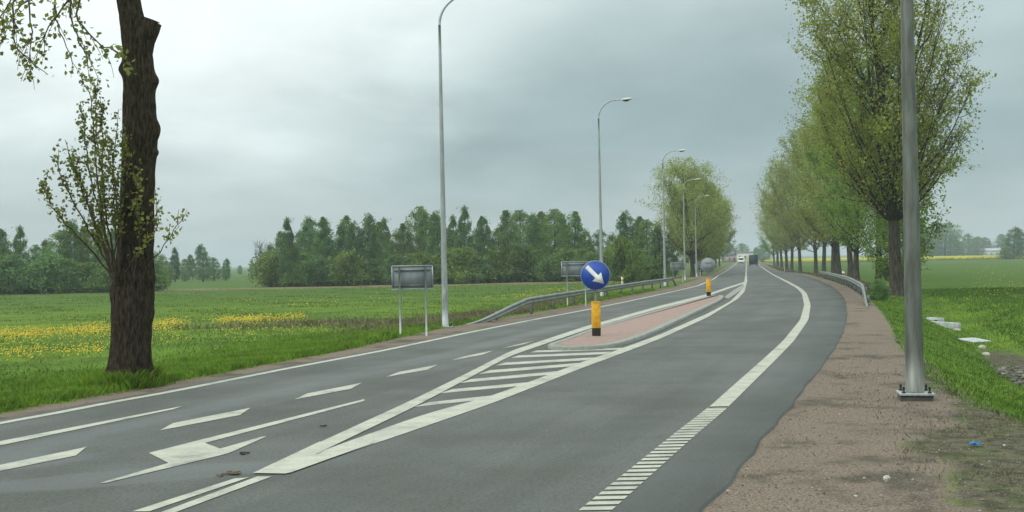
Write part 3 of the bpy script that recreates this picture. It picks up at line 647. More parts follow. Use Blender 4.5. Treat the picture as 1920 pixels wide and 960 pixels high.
for gl, nm in ((gA, 'treeline behind the thick roadside trunk'), (gC, 'long treeline beyond the meadow')):
    for q, (px, top, pr) in enumerate(gl):
        Yt = 158+rnd.uniform(-9, 9) if nm[0:9] == 'long tree' or True else 150
        if px < 300: Yt = 137+rnd.uniform(-6, 8)
        d_ = ray(px, 520); x = d_[0]*Yt; z = gzf(x, Yt)
        zt = EYE + ray(px, top)[2]*Yt; s = (zt-z)/11.0*.97
        put_tree('treeline_tree', tl[pr], (x, Yt, z-.05), rnd.uniform(0, 6.28), s*rnd.uniform(.95, 1.12), s, '%s tree, %s from the left in the %s' % (looks[pr], num(q), nm), group='trees of the treeline beyond the left field')
# undergrowth bushes in front of the treeline
bush_p = [make_tree(80+q, 3.0, .15, 1.9, 18, 6, 1, 4200, .22, .05, (10, 60), .5, bark=bark2_m, leaf=lf, jit=.28, sides=4, prof=[(0, 1), (.5, .95), (.8, .65), (1, .2)]) for q, lf in enumerate((mgreen, lgreen, dkgreen))]
def put_bush(px, Yb, s, pr, label, sz=None, cat='bush', group=None):
    d_ = ray(px, 520); x = d_[0]*Yb; o = empty('bush', (x, Yb, gzf(x, Yb)-.05), rnd.uniform(0, 6), label, cat, group); o.scale = (s, s, sz or s)
    link('stem', bush_p[pr][0], o); link('foliage', bush_p[pr][1], o); return o
bx = list(range(-30, 290, 26)) + list(range(505, 1240, 24))
for q, px in enumerate(bx):
    put_bush(px+rnd.uniform(-6, 6), (133 if px < 300 else 151)+rnd.uniform(-3, 3), rnd.uniform(.9, 1.5), q % 3, 'low %s bush under the treeline, %s from the left' % (['green', 'pale green', 'dark green'][q % 3], num(q) if q < 40 else 'last'), group='bushes under the left treeline')
put_bush(1170, 118, .9, 1, 'pale young bush standing in front of the treeline, right of the blue sign', 1.5)
put_bush(1195, 122, .8, 0, 'round dark bush left of the third lamp post', 1.1)
# distant scattered trees
for q, (px, top, Yt, pr, lab) in enumerate([(305, 475, 190, 3, 'pale tree at the left end of the distant gap'), (328, 462, 230, 0, 'slim tree in the distant gap, right of the thick trunk'), (347, 485, 240, 4, 'low tree between two taller ones in the distant gap'), (362, 476, 260, 5, 'thin tree just left of the dark round-topped one in the gap'), (381, 457, 225, 2, 'dark round-topped tree, tallest in the distant gap'), (402, 482, 240, 4, 'bushy tree right of the dark round-topped one'), (424, 484, 240, 2, 'low dark tree at the right end of the distant group'), (450, 497, 420, 4, 'hazy low tree left of the bare tree'), (472, 490, 430, 1, 'hazy tree beside the bare tree'), (500, 494, 420, 4, 'hazy low tree behind the left end of the long treeline')]):
    d_ = ray(px, 520); x = d_[0]*Yt; z = gzf(x, Yt); zt = EYE+ray(px, top)[2]*Yt; s = (zt-z)/11*.98
    put_tree('distant_tree', tl[pr], (x, Yt, z), q*1.3, s*1.25, s, lab)
# bare tree
rg = np.random.default_rng(5); bare_w = MB(); T = grow((0, 0, -.2), (0, 0, 1), 8.5, 8, .3, .03, rg); bare_w.tube(T, np.linspace(.2, .03, 9), 6)
tw = MB()
for q in range(26):
    i0 = 2+int(q/26*6); a = q*2.4; B = grow(T[i0], (math.cos(a)*.8, math.sin(a)*.8, .9), 3.6*(1-.09*i0)+.6, 5, .5, .08, rg); bare_w.tube(B, np.linspace(.07, .02, 6), 4, False)
    for s_ in range(9):
        Q = grow(B[1+s_ % 4], unit(B[2]-B[1])+rg.normal(0, .5, 3), 1.3, 3, .3, .1, rg); tw.tube(Q, np.linspace(.03, .012, 4), 3, False)
Yt = 215; px = 490; x = ray(px, 520)[0]*Yt; bt = empty('bare_tree', (x, Yt, gzf(x, Yt)), 0, 'leafless grey tree left of the long treeline', 'tree'); bt.scale = (.8, .8, .82)
link('trunk', bare_w.mesh('trunk', bark3_m, True), bt); link('twigs', tw.mesh('twigs', bark3_m), bt)
# far right trees, left far road end trees
for q, (px, top, Yt, pr, wx, lab) in enumerate([(1728, 415, 620, 3, 1.6, 'hazy broad tree beyond the yellow strip, right behind the near pole'), (1745, 425, 650, 4, 1.5, 'hazy tree second right of the near pole'), (1772, 417, 630, 4, 1.9, 'tallest hazy round tree beyond the yellow strip'), (1790, 440, 680, 2, 1.6, 'lower hazy tree right of the tallest round one'), (1815, 436, 720, 3, 1.6, 'pale hazy tree left of the white farmhouse'), (1833, 443, 700, 4, 1.5, 'hazy tree at the left gable of the white farmhouse'), (1850, 444, 830, 2, 1.8, 'dark hazy tree behind the white farmhouse'), (1880, 438, 800, 1, 1.9, 'hazy tree at the right gable of the white farmhouse'),
        (1901, 425, 430, 2, 1.7, 'nearer dark green tree at the right end of the field'), (1925, 436, 440, 4, 2.0, 'green tree cut by the right picture edge'), (1885, 462, 425, 3, 2.2, 'low shrubby tree at the foot of the nearer dark one'),
        (1372, 458, 640, 2, 1.6, 'hazy tree behind the pale building at the road end'), (1392, 456, 700, 4, 1.8, 'round hazy tree above the pale building roof'), (1362, 465, 560, 1, 1.5, 'green tree over the pink house at the road end'), (1420, 463, 620, 2, 1.5, 'hazy tree right of the pale building'), (1432, 459, 560, 4, 1.7, 'hazy tree where the right row closes on the road')]):
    d_ = ray(px, 480); x = d_[0]*Yt; z = gzf(x, Yt); zt = EYE+ray(px, top)[2]*Yt; s = (zt-z)/11*.98
    put_tree('distant_tree', tl[pr], (x, Yt, z), q*1.7, s*wx*1.15, s, lab)
pA = None

# ------------------------------------------------------------------ thick roadside trunk on the left
DB = on(243, 722); D0 = float(DB[1])
def pw(px, py, dy=0.0):
    Yp = D0+dy; d_ = ray(px, py); return np.array([d_[0]*Yp, Yp, EYE+d_[2]*Yp])
prof_px = [(740, 184, 296), (722, 196, 289), (700, 203, 284), (670, 208, 282), (640, 210, 281), (560, 212, 286), (520, 217, 287), (480, 222, 286), (400, 226, 287), (300, 230, 289), (250, 231, 291), (200, 232, 290), (150, 232, 288), (100, 231, 284), (60, 229, 279), (30, 225, 268), (0, 220, 262), (-150, 212, 250), (-320, 204, 238), (-560, 214, 236)]
Zs, Cs, Rs = [], [], []
for py, a, b in prof_px:
    A, B = pw(a, py), pw(b, py); Zs.append(.5*(A[2]+B[2])); Cs.append(.5*(A[0]+B[0])); Rs.append(.5*(B[0]-A[0]))
Zs, Cs, Rs = map(np.array, (Zs, Cs, Rs)); Zs[0] = DB[2]-.15
nz, nk = 260, 72
zv = np.linspace(Zs[0], Zs[-1], nz); cx_ = np.interp(zv, Zs, Cs); rv = np.interp(zv, Zs, Rs)
ker = np.hanning(9); ker /= ker.sum(); rv = np.convolve(np.pad(rv, 4, 'edge'), ker, 'valid'); cx_ = np.convolve(np.pad(cx_, 4, 'edge'), ker, 'valid')
th = np.arange(nk)*2*math.pi/nk
TH, ZV = np.meshgrid(th, zv); rg = np.random.default_rng(2)
rid = .035*np.sin(9*TH+1.3*np.sin(ZV*1.1)+.4*np.sin(ZV*3))+.022*np.sin(17*TH+2*np.sin(ZV*1.7+1))+.012*np.sin(29*TH+3*np.sin(ZV*2.9))+.012*np.sin(ZV*9+3*np.sin(TH*4))
rid += .02*np.sin(31*TH+ZV*6)*np.sin(ZV*13+TH*5)
RR = rv[:, None]*(1+rid)
def bump_at(px, py, side, amp, sz, sth):
    z0 = pw(px, py)[2]; d_ = (TH-side+math.pi) % (2*math.pi)-math.pi
    return amp*np.exp(-((ZV-z0)/sz)**2-(d_/sth)**2)
for a in [(293, 150, -.1, .10, .12, .5), (297, 245, -.1, .10, .20, .45), (294, 287, -.15, .09, .10, .4), (230, 130, 3.2, .08, .12, .4), (262, 40, -1.2, .05, .15, .5), (285, 520, -.3, .05, .12, .5), (212, 545, 3.3, .06, .15, .5), (285, 590, -.2, .04, .1, .4), (240, 300, -2.0, .05, .2, .4)]: RR = RR+bump_at(*a)
# groove down the bole facing the road and root flare
RR = RR-.045*np.exp(-(((TH+1.2+math.pi) % (2*math.pi)-math.pi)/.22)**2)*sst((ZV-2.6)/1.0)*(1-sst((ZV-6)/1))
RR = RR*(1+(.16*np.cos(5*TH+.6)+.04*np.cos(8*TH)+.10)*np.exp(-((ZV-Zs[0])/.42)**2))
VX = cx_[:, None]+RR*np.cos(TH); VY = D0+RR*np.sin(TH)
i, j = np.meshgrid(np.arange(nz-1), np.arange(nk), indexing='ij'); i = i.ravel(); j = j.ravel(); j2 = (j+1) % nk
tree = empty('pollarded_tree', (float(DB[0]), D0, float(DB[2])), 0, 'thick dark pollarded trunk with a sawn stub and side shoots at the left road edge', 'tree')
TO = np.array([DB[0], D0, DB[2]])
mb = MB(); mb.add(np.stack([VX, VY, ZV], -1).reshape(-1, 3)-TO, np.stack([i*nk+j, i*nk+j2, (i+1)*nk+j2, (i+1)*nk+j], 1))
stub = np.array([pw(256, 150), pw(260, 110), pw(266, 75), pw(276, 52), pw(282, 38), pw(282.6, 37), pw(281, 41)])-TO
mb.tube(stub, [.17, .215, .22, .215, .20, .165, .02], 22)
mb.build('trunk', bark_m, tree, True)
leafA = leafmat('trunk_shoot_leaf', [(.15, .19, .03), (.19, .24, .04), (.24, .27, .06), (.20, .17, .05)], .4, .2)
def shoot(paths, name, r0, nleaf, lsize, jitter, seed, subs=5, sublen=.5, gravity=.5):
    rg = np.random.default_rng(seed); wmb = MB(); an = []
    for P_ in paths:
        pts = [pw(*q) for q in P_]; Q = []
        for a in range(len(pts)-1):
            for t in np.linspace(0, 1, 6)[:-1]: Q.append(pts[a]*(1-t)+pts[a+1]*t)
        Q.append(pts[-1]); Q = np.array(Q)-TO
        k_ = np.array([.25, .5, .25]); Q[1:-1] = .25*Q[:-2]+.5*Q[1:-1]+.25*Q[2:]
        Q[1:-1] += rg.normal(0, .012, Q[1:-1].shape); n_ = len(Q)
        wmb.tube(Q, np.linspace(r0, .005, n_), 6, False); an.append(Q[int(n_*.35):])
        for s_ in range(subs):
            i0 = rg.integers(int(n_*.3), n_-1); dd = unit(Q[min(i0+1, n_-1)]-Q[i0-1])+rg.normal(0, .35, 3); S = grow(Q[i0], dd, sublen*rg.uniform(.5, 1.2), 4, gravity, .1, rg)
            wmb.tube(S, np.linspace(.007, .003, 5), 4, False); an.append(S)
    seg = np.concatenate([np.stack([A[:-1], A[1:]], 1) for A in an]); ln = np.linalg.norm(seg[:, 1]-seg[:, 0], axis=1)
    idx = rg.choice(len(seg), nleaf, p=ln/ln.sum()); u = rg.uniform(0, 1, nleaf)[:, None]; C = seg[idx, 0]*(1-u)+seg[idx, 1]*u+rg.normal(0, jitter, (nleaf, 3))
    o = wmb.build(name, twig_m, tree, True); Vl, Fl = leaves(C, lsize, rg); link('leaves', mesh_np('leaves', Vl, Fl, leafA), o)
base = (220, 535, -.3)
shoot([[base, (212, 500, -.4), (190, 400, -.7), (178, 290, -.8), (172, 190, -.8), (152, 138, -.8)], [base, (212, 480, -.2), (196, 380, -.4), (180, 250, -.3), (176, 145, -.3)],
       [base, (205, 490, -.1), (190, 380, 0), (192, 280, .1), (193, 190, .1)], [(222, 500, -.3), (218, 420, -.4), (210, 320, -.4), (222, 205, -.4)], [base, (200, 470, -.6), (165, 380, -.9), (135, 300, -1), (122, 262, -1)],
       [base, (195, 480, -.5), (150, 400, -.8), (112, 330, -1.1), (103, 292, -1.2)], [base, (190, 490, -.3), (130, 430, -.5), (95, 385, -.6), (76, 338, -.6)], [base, (200, 450, .2), (170, 340, .4), (158, 250, .4), (150, 190, .4)],
       [(222, 520, -.3), (226, 440, -.6), (214, 350, -.7), (200, 270, -.7)], [base, (185, 440, -.4), (150, 350, -.6), (132, 295, -.7)], [base, (215, 480, -.5), (225, 380, -.6), (232, 300, -.6), (229, 255, -.6)]],
      'epicormic_shoots', .020, 2600, .072, .045, 6, 4, .40, 1.2)
shoot([[(278, 500, -.2), (300, 470, -.5), (325, 438, -.6), (336, 405, -.6)], [(280, 470, -.2), (292, 430, -.4), (294, 400, -.4), (292, 355, -.4)], [(250, 520, -.4), (262, 440, -.5), (258, 380, -.5), (262, 300, -.5)], [(235, 510, -.4), (262, 470, -.55), (285, 440, -.6)]],
      'side_shoots', .010, 260, .08, .05, 8, 3, .25, .8)
shoot([[(222, -260, 0), (170, -230, -.8), (90, -120, -1.6), (20, 0, -2), (-40, 90, -2)], [(216, -200, 0), (170, -120, -.6), (132, -20, -1), (132, 40, -1.1), (160, 105, -1.2), (172, 132, -1.2)], [(216, -200, 0), (180, -110, -.5), (140, 30, -.8), (180, 80, -.9), (222, 98, -.9)],
       [(200, -260, -.3), (100, -150, -1.4), (50, -40, -1.6), (60, 60, -1.7), (55, 120, -1.7)], [(190, -240, -.3), (90, -100, -1), (20, 10, -1.4), (30, 90, -1.4), (90, 140, -1.4)], [(210, -240, .2), (150, -100, .4), (100, 0, .6), (110, 60, .6), (145, 130, .6)],
       [(200, -240, .2), (90, -120, .3), (0, -20, .4), (-10, 60, .4)], [(216, -180, .1), (170, -60, -.3), (120, 10, -.4), (85, 60, -.4), (70, 100, -.4)], [(216, -180, .2), (150, -60, .1), (40, 10, 0), (10, 50, 0)]],
      'hanging_branch', .03, 760, .10, .07, 12, 7, .55, -.7)
# upper crown above the picture
wmb = MB(); an = []; rg = np.random.default_rng(14)
topc = np.array([Cs[-1], D0, Zs[-1]-.3])-TO
for q in range(16):
    a = q*2.4; S = grow(topc-np.array([0, 0, .12*q]), (math.cos(a)*.7, math.sin(a)*.7, .9), 3.2*rg.uniform(.7, 1.1), 6, .6, .07, rg); wmb.tube(S, np.linspace(.06, .01, 7), 5, False); an.append(S[2:])
seg = np.concatenate([np.stack([A[:-1], A[1:]], 1) for A in an]); idx = rg.integers(0, len(seg), 2200); u = rg.uniform(0, 1, 2200)[:, None]
o = wmb.build('crown_branches', twig_m, tree, True); Vl, Fl = leaves(seg[idx, 0]*(1-u)+seg[idx, 1]*u+rg.normal(0, .2, (2200, 3)), .10, rg); link('leaves', mesh_np('leaves', Vl, Fl, leafA), o)
# grass clump at the foot
N = 3500; rgc = np.random.default_rng(4); a = rgc.uniform(0, 6.28, N); rr = .42+np.abs(rgc.normal(0, .16, N)); x = DB[0]+np.cos(a)*rr-.12; y = D0+np.sin(a)*rr
k = x < road_l(y)-lw(y)*.6; x, y = x[k], y[k]
blades('trunk_foot_grass', x, y, rgc.uniform(.12, .36, len(x))*np.exp(-np.abs(rr[k]-.42)*1.2), np.full(len(x), .012), grass_m, 0, 15)

# ------------------------------------------------------------------ street lamps
def lamp(loc, label, rz=0.0, H=10.15, r0=.115, plate=True, mat=galv, big=False):
    o = empty('street_lamp', loc, rz, label, 'street lamp', 'street lamps along the road')
    P = [(0, 0, .02)] + [(0, 0, t) for t in np.linspace(.6, H-.95, 12)]
    MB().tube(P, np.linspace(r0, .040 if not big else .055, 13), 20).build('pole', mat, o, True)
    A = [(.9*(1-math.cos(t)), 0, H-.95+.9*math.sin(t)) for t in np.linspace(0, math.pi/2*.93, 12)] + [(1.22, 0, H-.035)]
    MB().tube(A, np.linspace(.039, .030, 13), 12).build('arm', mat, o, True)
    hd = MB(); prof = [(0, .035), (.1, .07), (.25, .10), (.5, .11), (.68, .08), (.74, .03)]
    n_ = 12; V = []
    for (xx, r_) in prof:
        for q in range(n_): V.append((1.15+xx*.8, math.cos(q*2*math.pi/n_)*r_*1.15, H-.05+xx*.06+math.sin(q*2*math.pi/n_)*r_*.62))
    i, j = np.meshgrid(np.arange(len(prof)-1), np.arange(n_), indexing='ij'); i = i.ravel(); j = j.ravel()
    hd.add(V, np.stack([i*n_+j, i*n_+(j+1) % n_, (i+1)*n_+(j+1) % n_, (i+1)*n_+j], 1)); hd.f.setdefault(n_, []).append(np.array([list(range(n_)), list(range((len(prof)-1)*n_, len(prof)*n_))[::-1]]))
    h = hd.build('lamp_head', white_m if not big else galv, o, True)
    V = [(1.42+.18*math.cos(q*math.pi/6), .10*math.sin(q*math.pi/6), H-.09) for q in range(12)]+[(1.42+.12*math.cos(q*math.pi/6), .06*math.sin(q*math.pi/6), H-.135) for q in range(12)]
    le = MB(); le.add(V, [[q, (q+1) % 12, 12+(q+1) % 12, 12+q] for q in range(12)]); le.f.setdefault(12, []).append(np.array([list(range(12, 24))])); le.build('lens', glass_m, h, True)
    if plate:
        MB().box((0, 0, .0), (.46, .46, .03)).build('base_plate', galv, o, bevel=.004)
        for sx in (-.17, .17):
            for sy_ in (-.17, .17):
                MB().tube([(sx, sy_, .0), (sx, sy_, .035), (sx, sy_, .036), (sx, sy_, .10)], [.028, .028, .016, .016], 6).build('anchor_bolt', bolt_m, o)
        MB().box((0, 0, -.12), (.42, .42, .20)).build('footing', simple_foot, o)
    door = MB(); door.box((0, -r0*.86, .95), (.09, .02, .36)); door.build('access_door', mat, o, bevel=.006)
    return o
simple_foot = simple('concrete_footing', (.05, .05, .045), (.09, .09, .08), 6, .9)
def road_dir(y): return math.atan2(1.0, float(XL(y+2)-XL(y-2))/4)   # heading angle
lamps = [((835, 613), 36.4, 'tallest near street lamp beside the first grey sign, its head above the picture'), ((1129, 560), 60, 'slim lamp post rising behind the blue arrow sign'), ((1247, 535), 88, 'lamp post at the far end of the left guardrail'), ((1284.5, 526), 118, 'lamp post just right of the third grey sign, second farthest'), ((1306, 518), 147, 'farthest lamp post, in front of the left roadside trees')]
for (px, py), Yl, lab in lamps:
    x = ray(px, py)[0]*Yl; lamp((x, Yl, gzf(x, Yl)+.02), lab, -.15 if Yl > 40 else -.1, 10.15 if Yl > 40 else 10.32, r0=.102)
q = on(1716, 749); big = lamp((float(q[0]), float(q[1]), float(q[2])+.09), 'large steel pole on a bolted plate in the right gravel verge, close to the camera', math.pi-.2, 10.6, .127, True, galv_dark, True)
MB().tube([(0, 0, 2.0), (0, 0, 2.06)], [.110, .110], 20).tube([(.115, 0, 2.0), (.14, 0, 2.0), (.14, 0, 1.92)], [.01]*3, 6).build('clamp_band', galv_dark, big, True)

# ------------------------------------------------------------------ keep-right signs on bollards
def disc(mb, c, r, y0, y1, n_=40):
    mb.prism([(c[0]+r*math.cos(q*2*math.pi/n_), c[1]+r*math.sin(q*2*math.pi/n_)) for q in range(n_)][::-1], y0, y1)
def keep_sign(loc, rz, label, front, H=.86, r=.36, gap=.30, zs=.98):
    o = empty('bollard_sign', loc, rz, label, 'traffic sign')
    # yellow shell on a black foot: rounded rectangular column
    def shell(z0, z1, w0, w1, mat, nm, dpt=.16):
        ring = lambda w_, z_: [(w_/2*np.sign(math.cos(t))*abs(math.cos(t))**.55, dpt/2*np.sign(math.sin(t))*abs(math.sin(t))**.55, z_) for t in np.arange(20)*2*math.pi/20]
        V = ring(w0, z0)+ring(w1, z1); m_ = MB(); m_.add(V, [[q, (q+1) % 20, 20+(q+1) % 20, 20+q] for q in range(20)])
        m_.f.setdefault(20, []).append(np.array([list(range(20))[::-1], list(range(20, 40))])); return m_.build(nm, mat, o, False, bevel=.008)
    shell(0, .235*H, .215, .225, blk_m, 'foot'); shell(.235*H, .975*H, .228, .232, yel_m, 'yellow_shell'); shell(.975*H, H, .24, .235, yel_m, 'cap', .17)
    MB().tube([(0, 0, H), (0, 0, H+gap+2*r-.05)], .022, 10).build('post', post_m, o, True)
    zc = H+gap+r; s_ = MB(); disc(s_, (0, zc), r, -.035, -.05); pl = s_.build('sign_plate', blue_m if front else board_m, o, False)
    rim = MB(); n_ = 48; t = np.arange(n_+1)*2*math.pi/n_; rim.tube([(r*math.cos(a), -.04, zc+r*math.sin(a)) for a in t], .010, 6, False); rim.build('rim', board_rim, pl, True)
    if front:   # arrow pointing down to the right
        A = [(-.315, .052), (.045, .052), (.045, .155), (.30, 0), (.045, -.155), (.045, -.052), (-.315, -.052)]
        ca, sa = math.cos(math.radians(-46)), math.sin(math.radians(-46)); A = [(a*ca-b*sa, a*sa+b*ca) for a, b in A]
        m_ = MB(); m_.prism([(a*1.0*r/.36, zc+b*r/.36) for a, b in A], -.055, -.052); m_.build('arrow', white_m, pl)
    else:
        MB().box((0, -.062, zc+.12), (.34, .012, .03)).box((0, -.062, zc-.12), (.34, .012, .03)).build('bracket', post_m, pl)
    return o
q = at(1118.5, 636); keep_sign((q[0], q[1], .08), -.0, 'round blue sign with white down-right arrow over a yellow and black bollard', True)
qb = at(1329, 558); keep_sign((qb[0], qb[1], road_z(qb[1])+.08), -.2, 'yellow bollard carrying the grey back of a round sign at the far island tip', False)

# ------------------------------------------------------------------ grey sign backs
def board(name, A, B, bw, bh, top, label, posts=2, side=.18):
    A, B = np.array(A, float), np.array(B, float); mid = (A+B)/2; ang = math.atan2(B[1]-A[1], B[0]-A[0]); L = np.linalg.norm((B-A)[:2])
    o = empty(name, tuple(mid), ang, label, 'road sign', 'grey sign backs along the left verge')
    b = MB(); b.box((0, .03, top-bh/2), (bw, .012, bh)); pl = b.build('board', board_m, o)
    fr = MB()
    for zc in (top, top-bh): fr.box((0, .022, zc), (bw+.03, .035, .03))
    for xx in (-bw/2, bw/2): fr.box((xx, .022, top-bh/2), (.03, .034, bh-.034))
    fr.build('frame', board_rim, pl)
    st_ = MB()
    for zc in (top-.12, top-bh+.10): st_.box((0, .008, zc), (bw*.9, .028, .035))
    st_.build('stiffener', post_m, pl)
    xs_ = (-L/2, L/2) if posts == 2 else (0,)
    for xx in xs_: MB().tube([(xx, -.035, -.3), (xx, -.035, top-.02)], .027, 10).build('post', galv, o, True)
    return o
a = on(751, 630); b = a+np.array([.71, .10, 0]); board('grey_sign', a, b, 1.12, .64, 1.93, 'grey sign back on two posts left of the nearest lamp')
a, b = on(1064, 574), on(1094, 566); b = a+np.array([.8, .10, 0]); board('grey_sign', a, b, 1.25, .62, 1.93, 'grey sign back half hidden behind the blue arrow sign')
a = on(1262, 531); b = a+np.array([.85, .12, 0]); board('grey_sign', a, b, 1.25, .66, 1.78, 'grey sign back between the third and fourth lamps')
a = on(1309, 519); b = a+np.array([.3, .05, 0]); board('grey_sign', a, b, .5, .8, 1.9, 'small grey sign back right beside the farthest lamp')
# delineator posts and markers
def marker(q, h, label, band=None, wdt=.12):
    o = empty('marker_post', tuple(q), 0, label, 'marker post')
    MB().prism([(-wdt/2, 0), (wdt/2, 0), (wdt/2, h*.92), (-wdt/2, h)], -.04, .04, lambda a_, y_, b_: (a_, y_, b_)).build('post', white_m, o)
    MB().box((0, 0, h*.72), (wdt+.01, .09, h*.16)).build('band', band or blk_m, o)
q = on(1167, 541); marker(q, .95, 'white marker in the meadow behind the left guardrail', yel_m, .16)
q = on(1312.5, 518); marker(q, .85, 'white delineator post at the left road edge by the farthest lamp')
x = float(road_r(97))+2.0; marker((x, 97, gzf(x, 97)), .9, 'white and red marker between the trunks behind the right guardrail', red_lamp_m, .2)
q = at(1484, 509); x = float(road_r(q[1]))+.7; marker((x, q[1], gzf(x, q[1])), .75, 'white delineator post by the right road edge beyond the guardrail')

# ------------------------------------------------------------------ guardrails
def guardrail(xf, y0, y1, near_dip, far_dip, side, label, top=.66, post_step=3.9):
    yy = np.arange(y0, y1+.01, .5); zt = np.full(len(yy), top)
    zt = zt-np.where(yy < y0+near_dip, (1-sst((yy-y0)/near_dip)**.9)*(top-.03), 0) - (np.where(yy > y1-far_dip, sst((yy-(y1-far_dip))/far_dip)*(top-.05), 0) if far_dip else 0)
    xs_ = xf(yy); O = np.array([xs_[0], y0, gzf(xs_[0], y0)]); o = empty('guardrail', tuple(O), 0, label, 'guardrail')
    prof = [(-.0, .0), (.045, -.03), (.075, -.075), (.045, -.12), (.005, -.155), (.045, -.19), (.075, -.235), (.045, -.28), (0, -.31)]
    back = [(a-.012, b) for a, b in prof[::-1]]; loop = prof+back; nl_ = len(loop); V = []
    for x_, y_, t in zip(xs_, yy, zt):
        gz_ = float(road_z(y_))-.03
        for a, b in loop: V.append((x_+side*a, y_, gz_+t+b*.8*(.55+.45*min(1, t/.4))))
    V = np.array(V)-O; n_ = len(yy); i, j = np.meshgrid(np.arange(n_-1), np.arange(nl_), indexing='ij'); i = i.ravel(); j = j.ravel()
    m_ = MB(); m_.add(V, np.stack([i*nl_+j, i*nl_+(j+1) % nl_, (i+1)*nl_+(j+1) % nl_, (i+1)*nl_+j], 1))
    m_.f.setdefault(nl_, []).append(np.array([list(range(nl_)), list(range((n_-1)*nl_, n_*nl_))[::-1]])); m_.build('rail', rail_m, o)
    y_ = y0+near_dip*.45
    while y_ < y1-.3:
        t = float(np.interp(y_, yy, zt)); x_ = float(xf(y_)); gz_ = float(gz(x_-side*.1, y_))
        if t > .3: MB().box(np.array([x_-side*.10, y_, gz_+t/2-.08])-O, (.11, .06, t+.12)).box(np.array([x_-side*.03, y_, float(road_z(y_))-.03+t-.15])-O, (.06, .07, .16)).build('post', post_m, o)
        y_ += post_step
    return o
rail_pts = np.array([on(*q)[:2] for q in ((873, 609), (978, 594), (1048, 579), (1102, 567.5), (1163, 555), (1249, 538.5), (1268, 535))])
rail_pts = rail_pts[np.argsort(rail_pts[:, 1])]
xl_ = lambda y: np.interp(y, rail_pts[:, 1], rail_pts[:, 0])
guardrail(xl_, rail_pts[0, 1], rail_pts[-1, 1], 6.0, 3.0, 1, 'long steel guardrail along the left verge, sloping into the ground at both ends')
guardrail(lambda y: road_r(y)+.85, 45.0, 112.0, 9.0, 0, -1, 'curved steel guardrail beside the right verge, its near end sunk in the gravel', .68, 3.0)
o = put_bush(1628, 52, .22, 2, 'added dark weed clump standing in for a second guardrail end behind the right guardrail', .3, 'stand-in weeds'); x = float(road_r(52))+1.55; o.location = (x, 52, gzf(x, 52))  # clump added in place of dark shapes, likely a second guardrail's end

# ------------------------------------------------------------------ culvert, ditch stones, litter
def slab_obj(name, c, d, rz, label, mat, cat, tilt=0.0, nb=.02):
    o = MB().box((0, 0, 0), d).build(name, mat, None, bevel=nb); o.location = tuple(c); o.rotation_euler = (tilt, 0, rz); return tag(o, label, cat)
q = on(1762, 583); yq = 47.0; xq = float(verge_x(yq))+3.1
cv = empty('culvert', (xq, yq, gzf(xq, yq)), .3, 'pale concrete ditch culvert right of the near steel pole', 'culvert')
MB().box((-.6, .5, .06), (.9, .16, .32)).build('head_wall', conc_m, cv, bevel=.02)
MB().box((-.95, -.6, .02), (.16, 1.8, .30)).build('wing_wall', conc_m, cv, bevel=.02)
MB().box((-.55, 1.6, .23), (.85, 2.2, .05)).build('deck_slab', conc_m, cv, bevel=.01)
MB().tube([(-.6, .38, .08), (-.6, .415, .08)], [.11, .11], 20).build('pipe_mouth', blk_m, cv, True)
yq = 39.5; xq = float(verge_x(yq))+2.95; slab_obj('concrete_slab', (xq, yq, gzf(xq, yq)+.03), (.75, .85, .05), .3, 'flat pale concrete slab in the ditch in front of the culvert', conc_m, 'slab', .08)
# ditch stones
def stone_mesh(seed, r=.1):
    rg = np.random.default_rng(seed); import bmesh
    bm = bmesh.new(); bmesh.ops.create_icosphere(bm, subdivisions=2, radius=r)
    ph = rg.uniform(0, 6, 6)
    for v_ in bm.verts:
        c_ = v_.co; k_ = 1+.22*math.sin(c_.x*18/r*.1+ph[0])+.18*math.sin(c_.y*22/r*.1+ph[1])+.15*math.sin(c_.z*30/r*.1+ph[2]); v_.co = Vector((c_.x*k_, c_.y*k_*.8, c_.z*k_*.55))
    me = bpy.data.meshes.new('stone'); bm.to_mesh(me); bm.free(); return me
sm_ = [stone_mesh(s_) for s_ in range(4)]
V0 = []; 
mb = MB()
for q in range(460):
    yq = rnd.uniform(17, 30.5); xq = float(verge_x(yq))+3.05+rnd.gauss(0, .38); s_ = rnd.uniform(.25, .9); me = sm_[q % 4]
    co = np.zeros(len(me.vertices)*3); me.vertices.foreach_get('co', co); co = co.reshape(-1, 3)*s_; a = rnd.uniform(0, 6); co = co@np.array([[math.cos(a), -math.sin(a), 0], [math.sin(a), math.cos(a), 0], [0, 0, 1]]).T
    mb.add(co+np.array([xq, yq, gzf(xq, yq)+.02]), [list(f.vertices) for f in me.polygons])
tag(mb.build('ditch_rubble', rock_m), 'loose dark stones lining the ditch bottom at right', None, None, 'stuff')
N = 16000; yq = 7*np.exp(R_.uniform(0, math.log(30/7), N)); xq = road_r(yq)+.03+R_.uniform(0, 1, N)*(verge_w(yq)+.3); zq = gz(xq, yq); sq = R_.gamma(1.6, .0030, N)+.002
oct_ = np.array([[1, 0, 0], [0, 1, 0], [-1, 0, 0], [0, -1, 0], [.2, .1, .8], [0, 0, -.8]]); V = oct_[None]*sq[:, None, None]*R_.uniform(.6, 1.3, (N, 6, 1)); a = R_.uniform(0, 6.28, N)
V = np.stack([V[..., 0]*np.cos(a)[:, None]-V[..., 1]*np.sin(a)[:, None], V[..., 0]*np.sin(a)[:, None]+V[..., 1]*np.cos(a)[:, None], V[..., 2]], -1)+np.stack([xq, yq, zq+.002], -1)[:, None, :]
k = np.arange(N)*6; F = np.concatenate([np.stack([k+q_, k+(q_+1) % 4, k+4], 1) for q_ in range(4)])
peb = leafmat('verge_chippings', [(.05, .045, .035), (.12, .10, .075), (.22, .18, .14), (.06, .055, .04), (.32, .28, .24)], .0, .1)
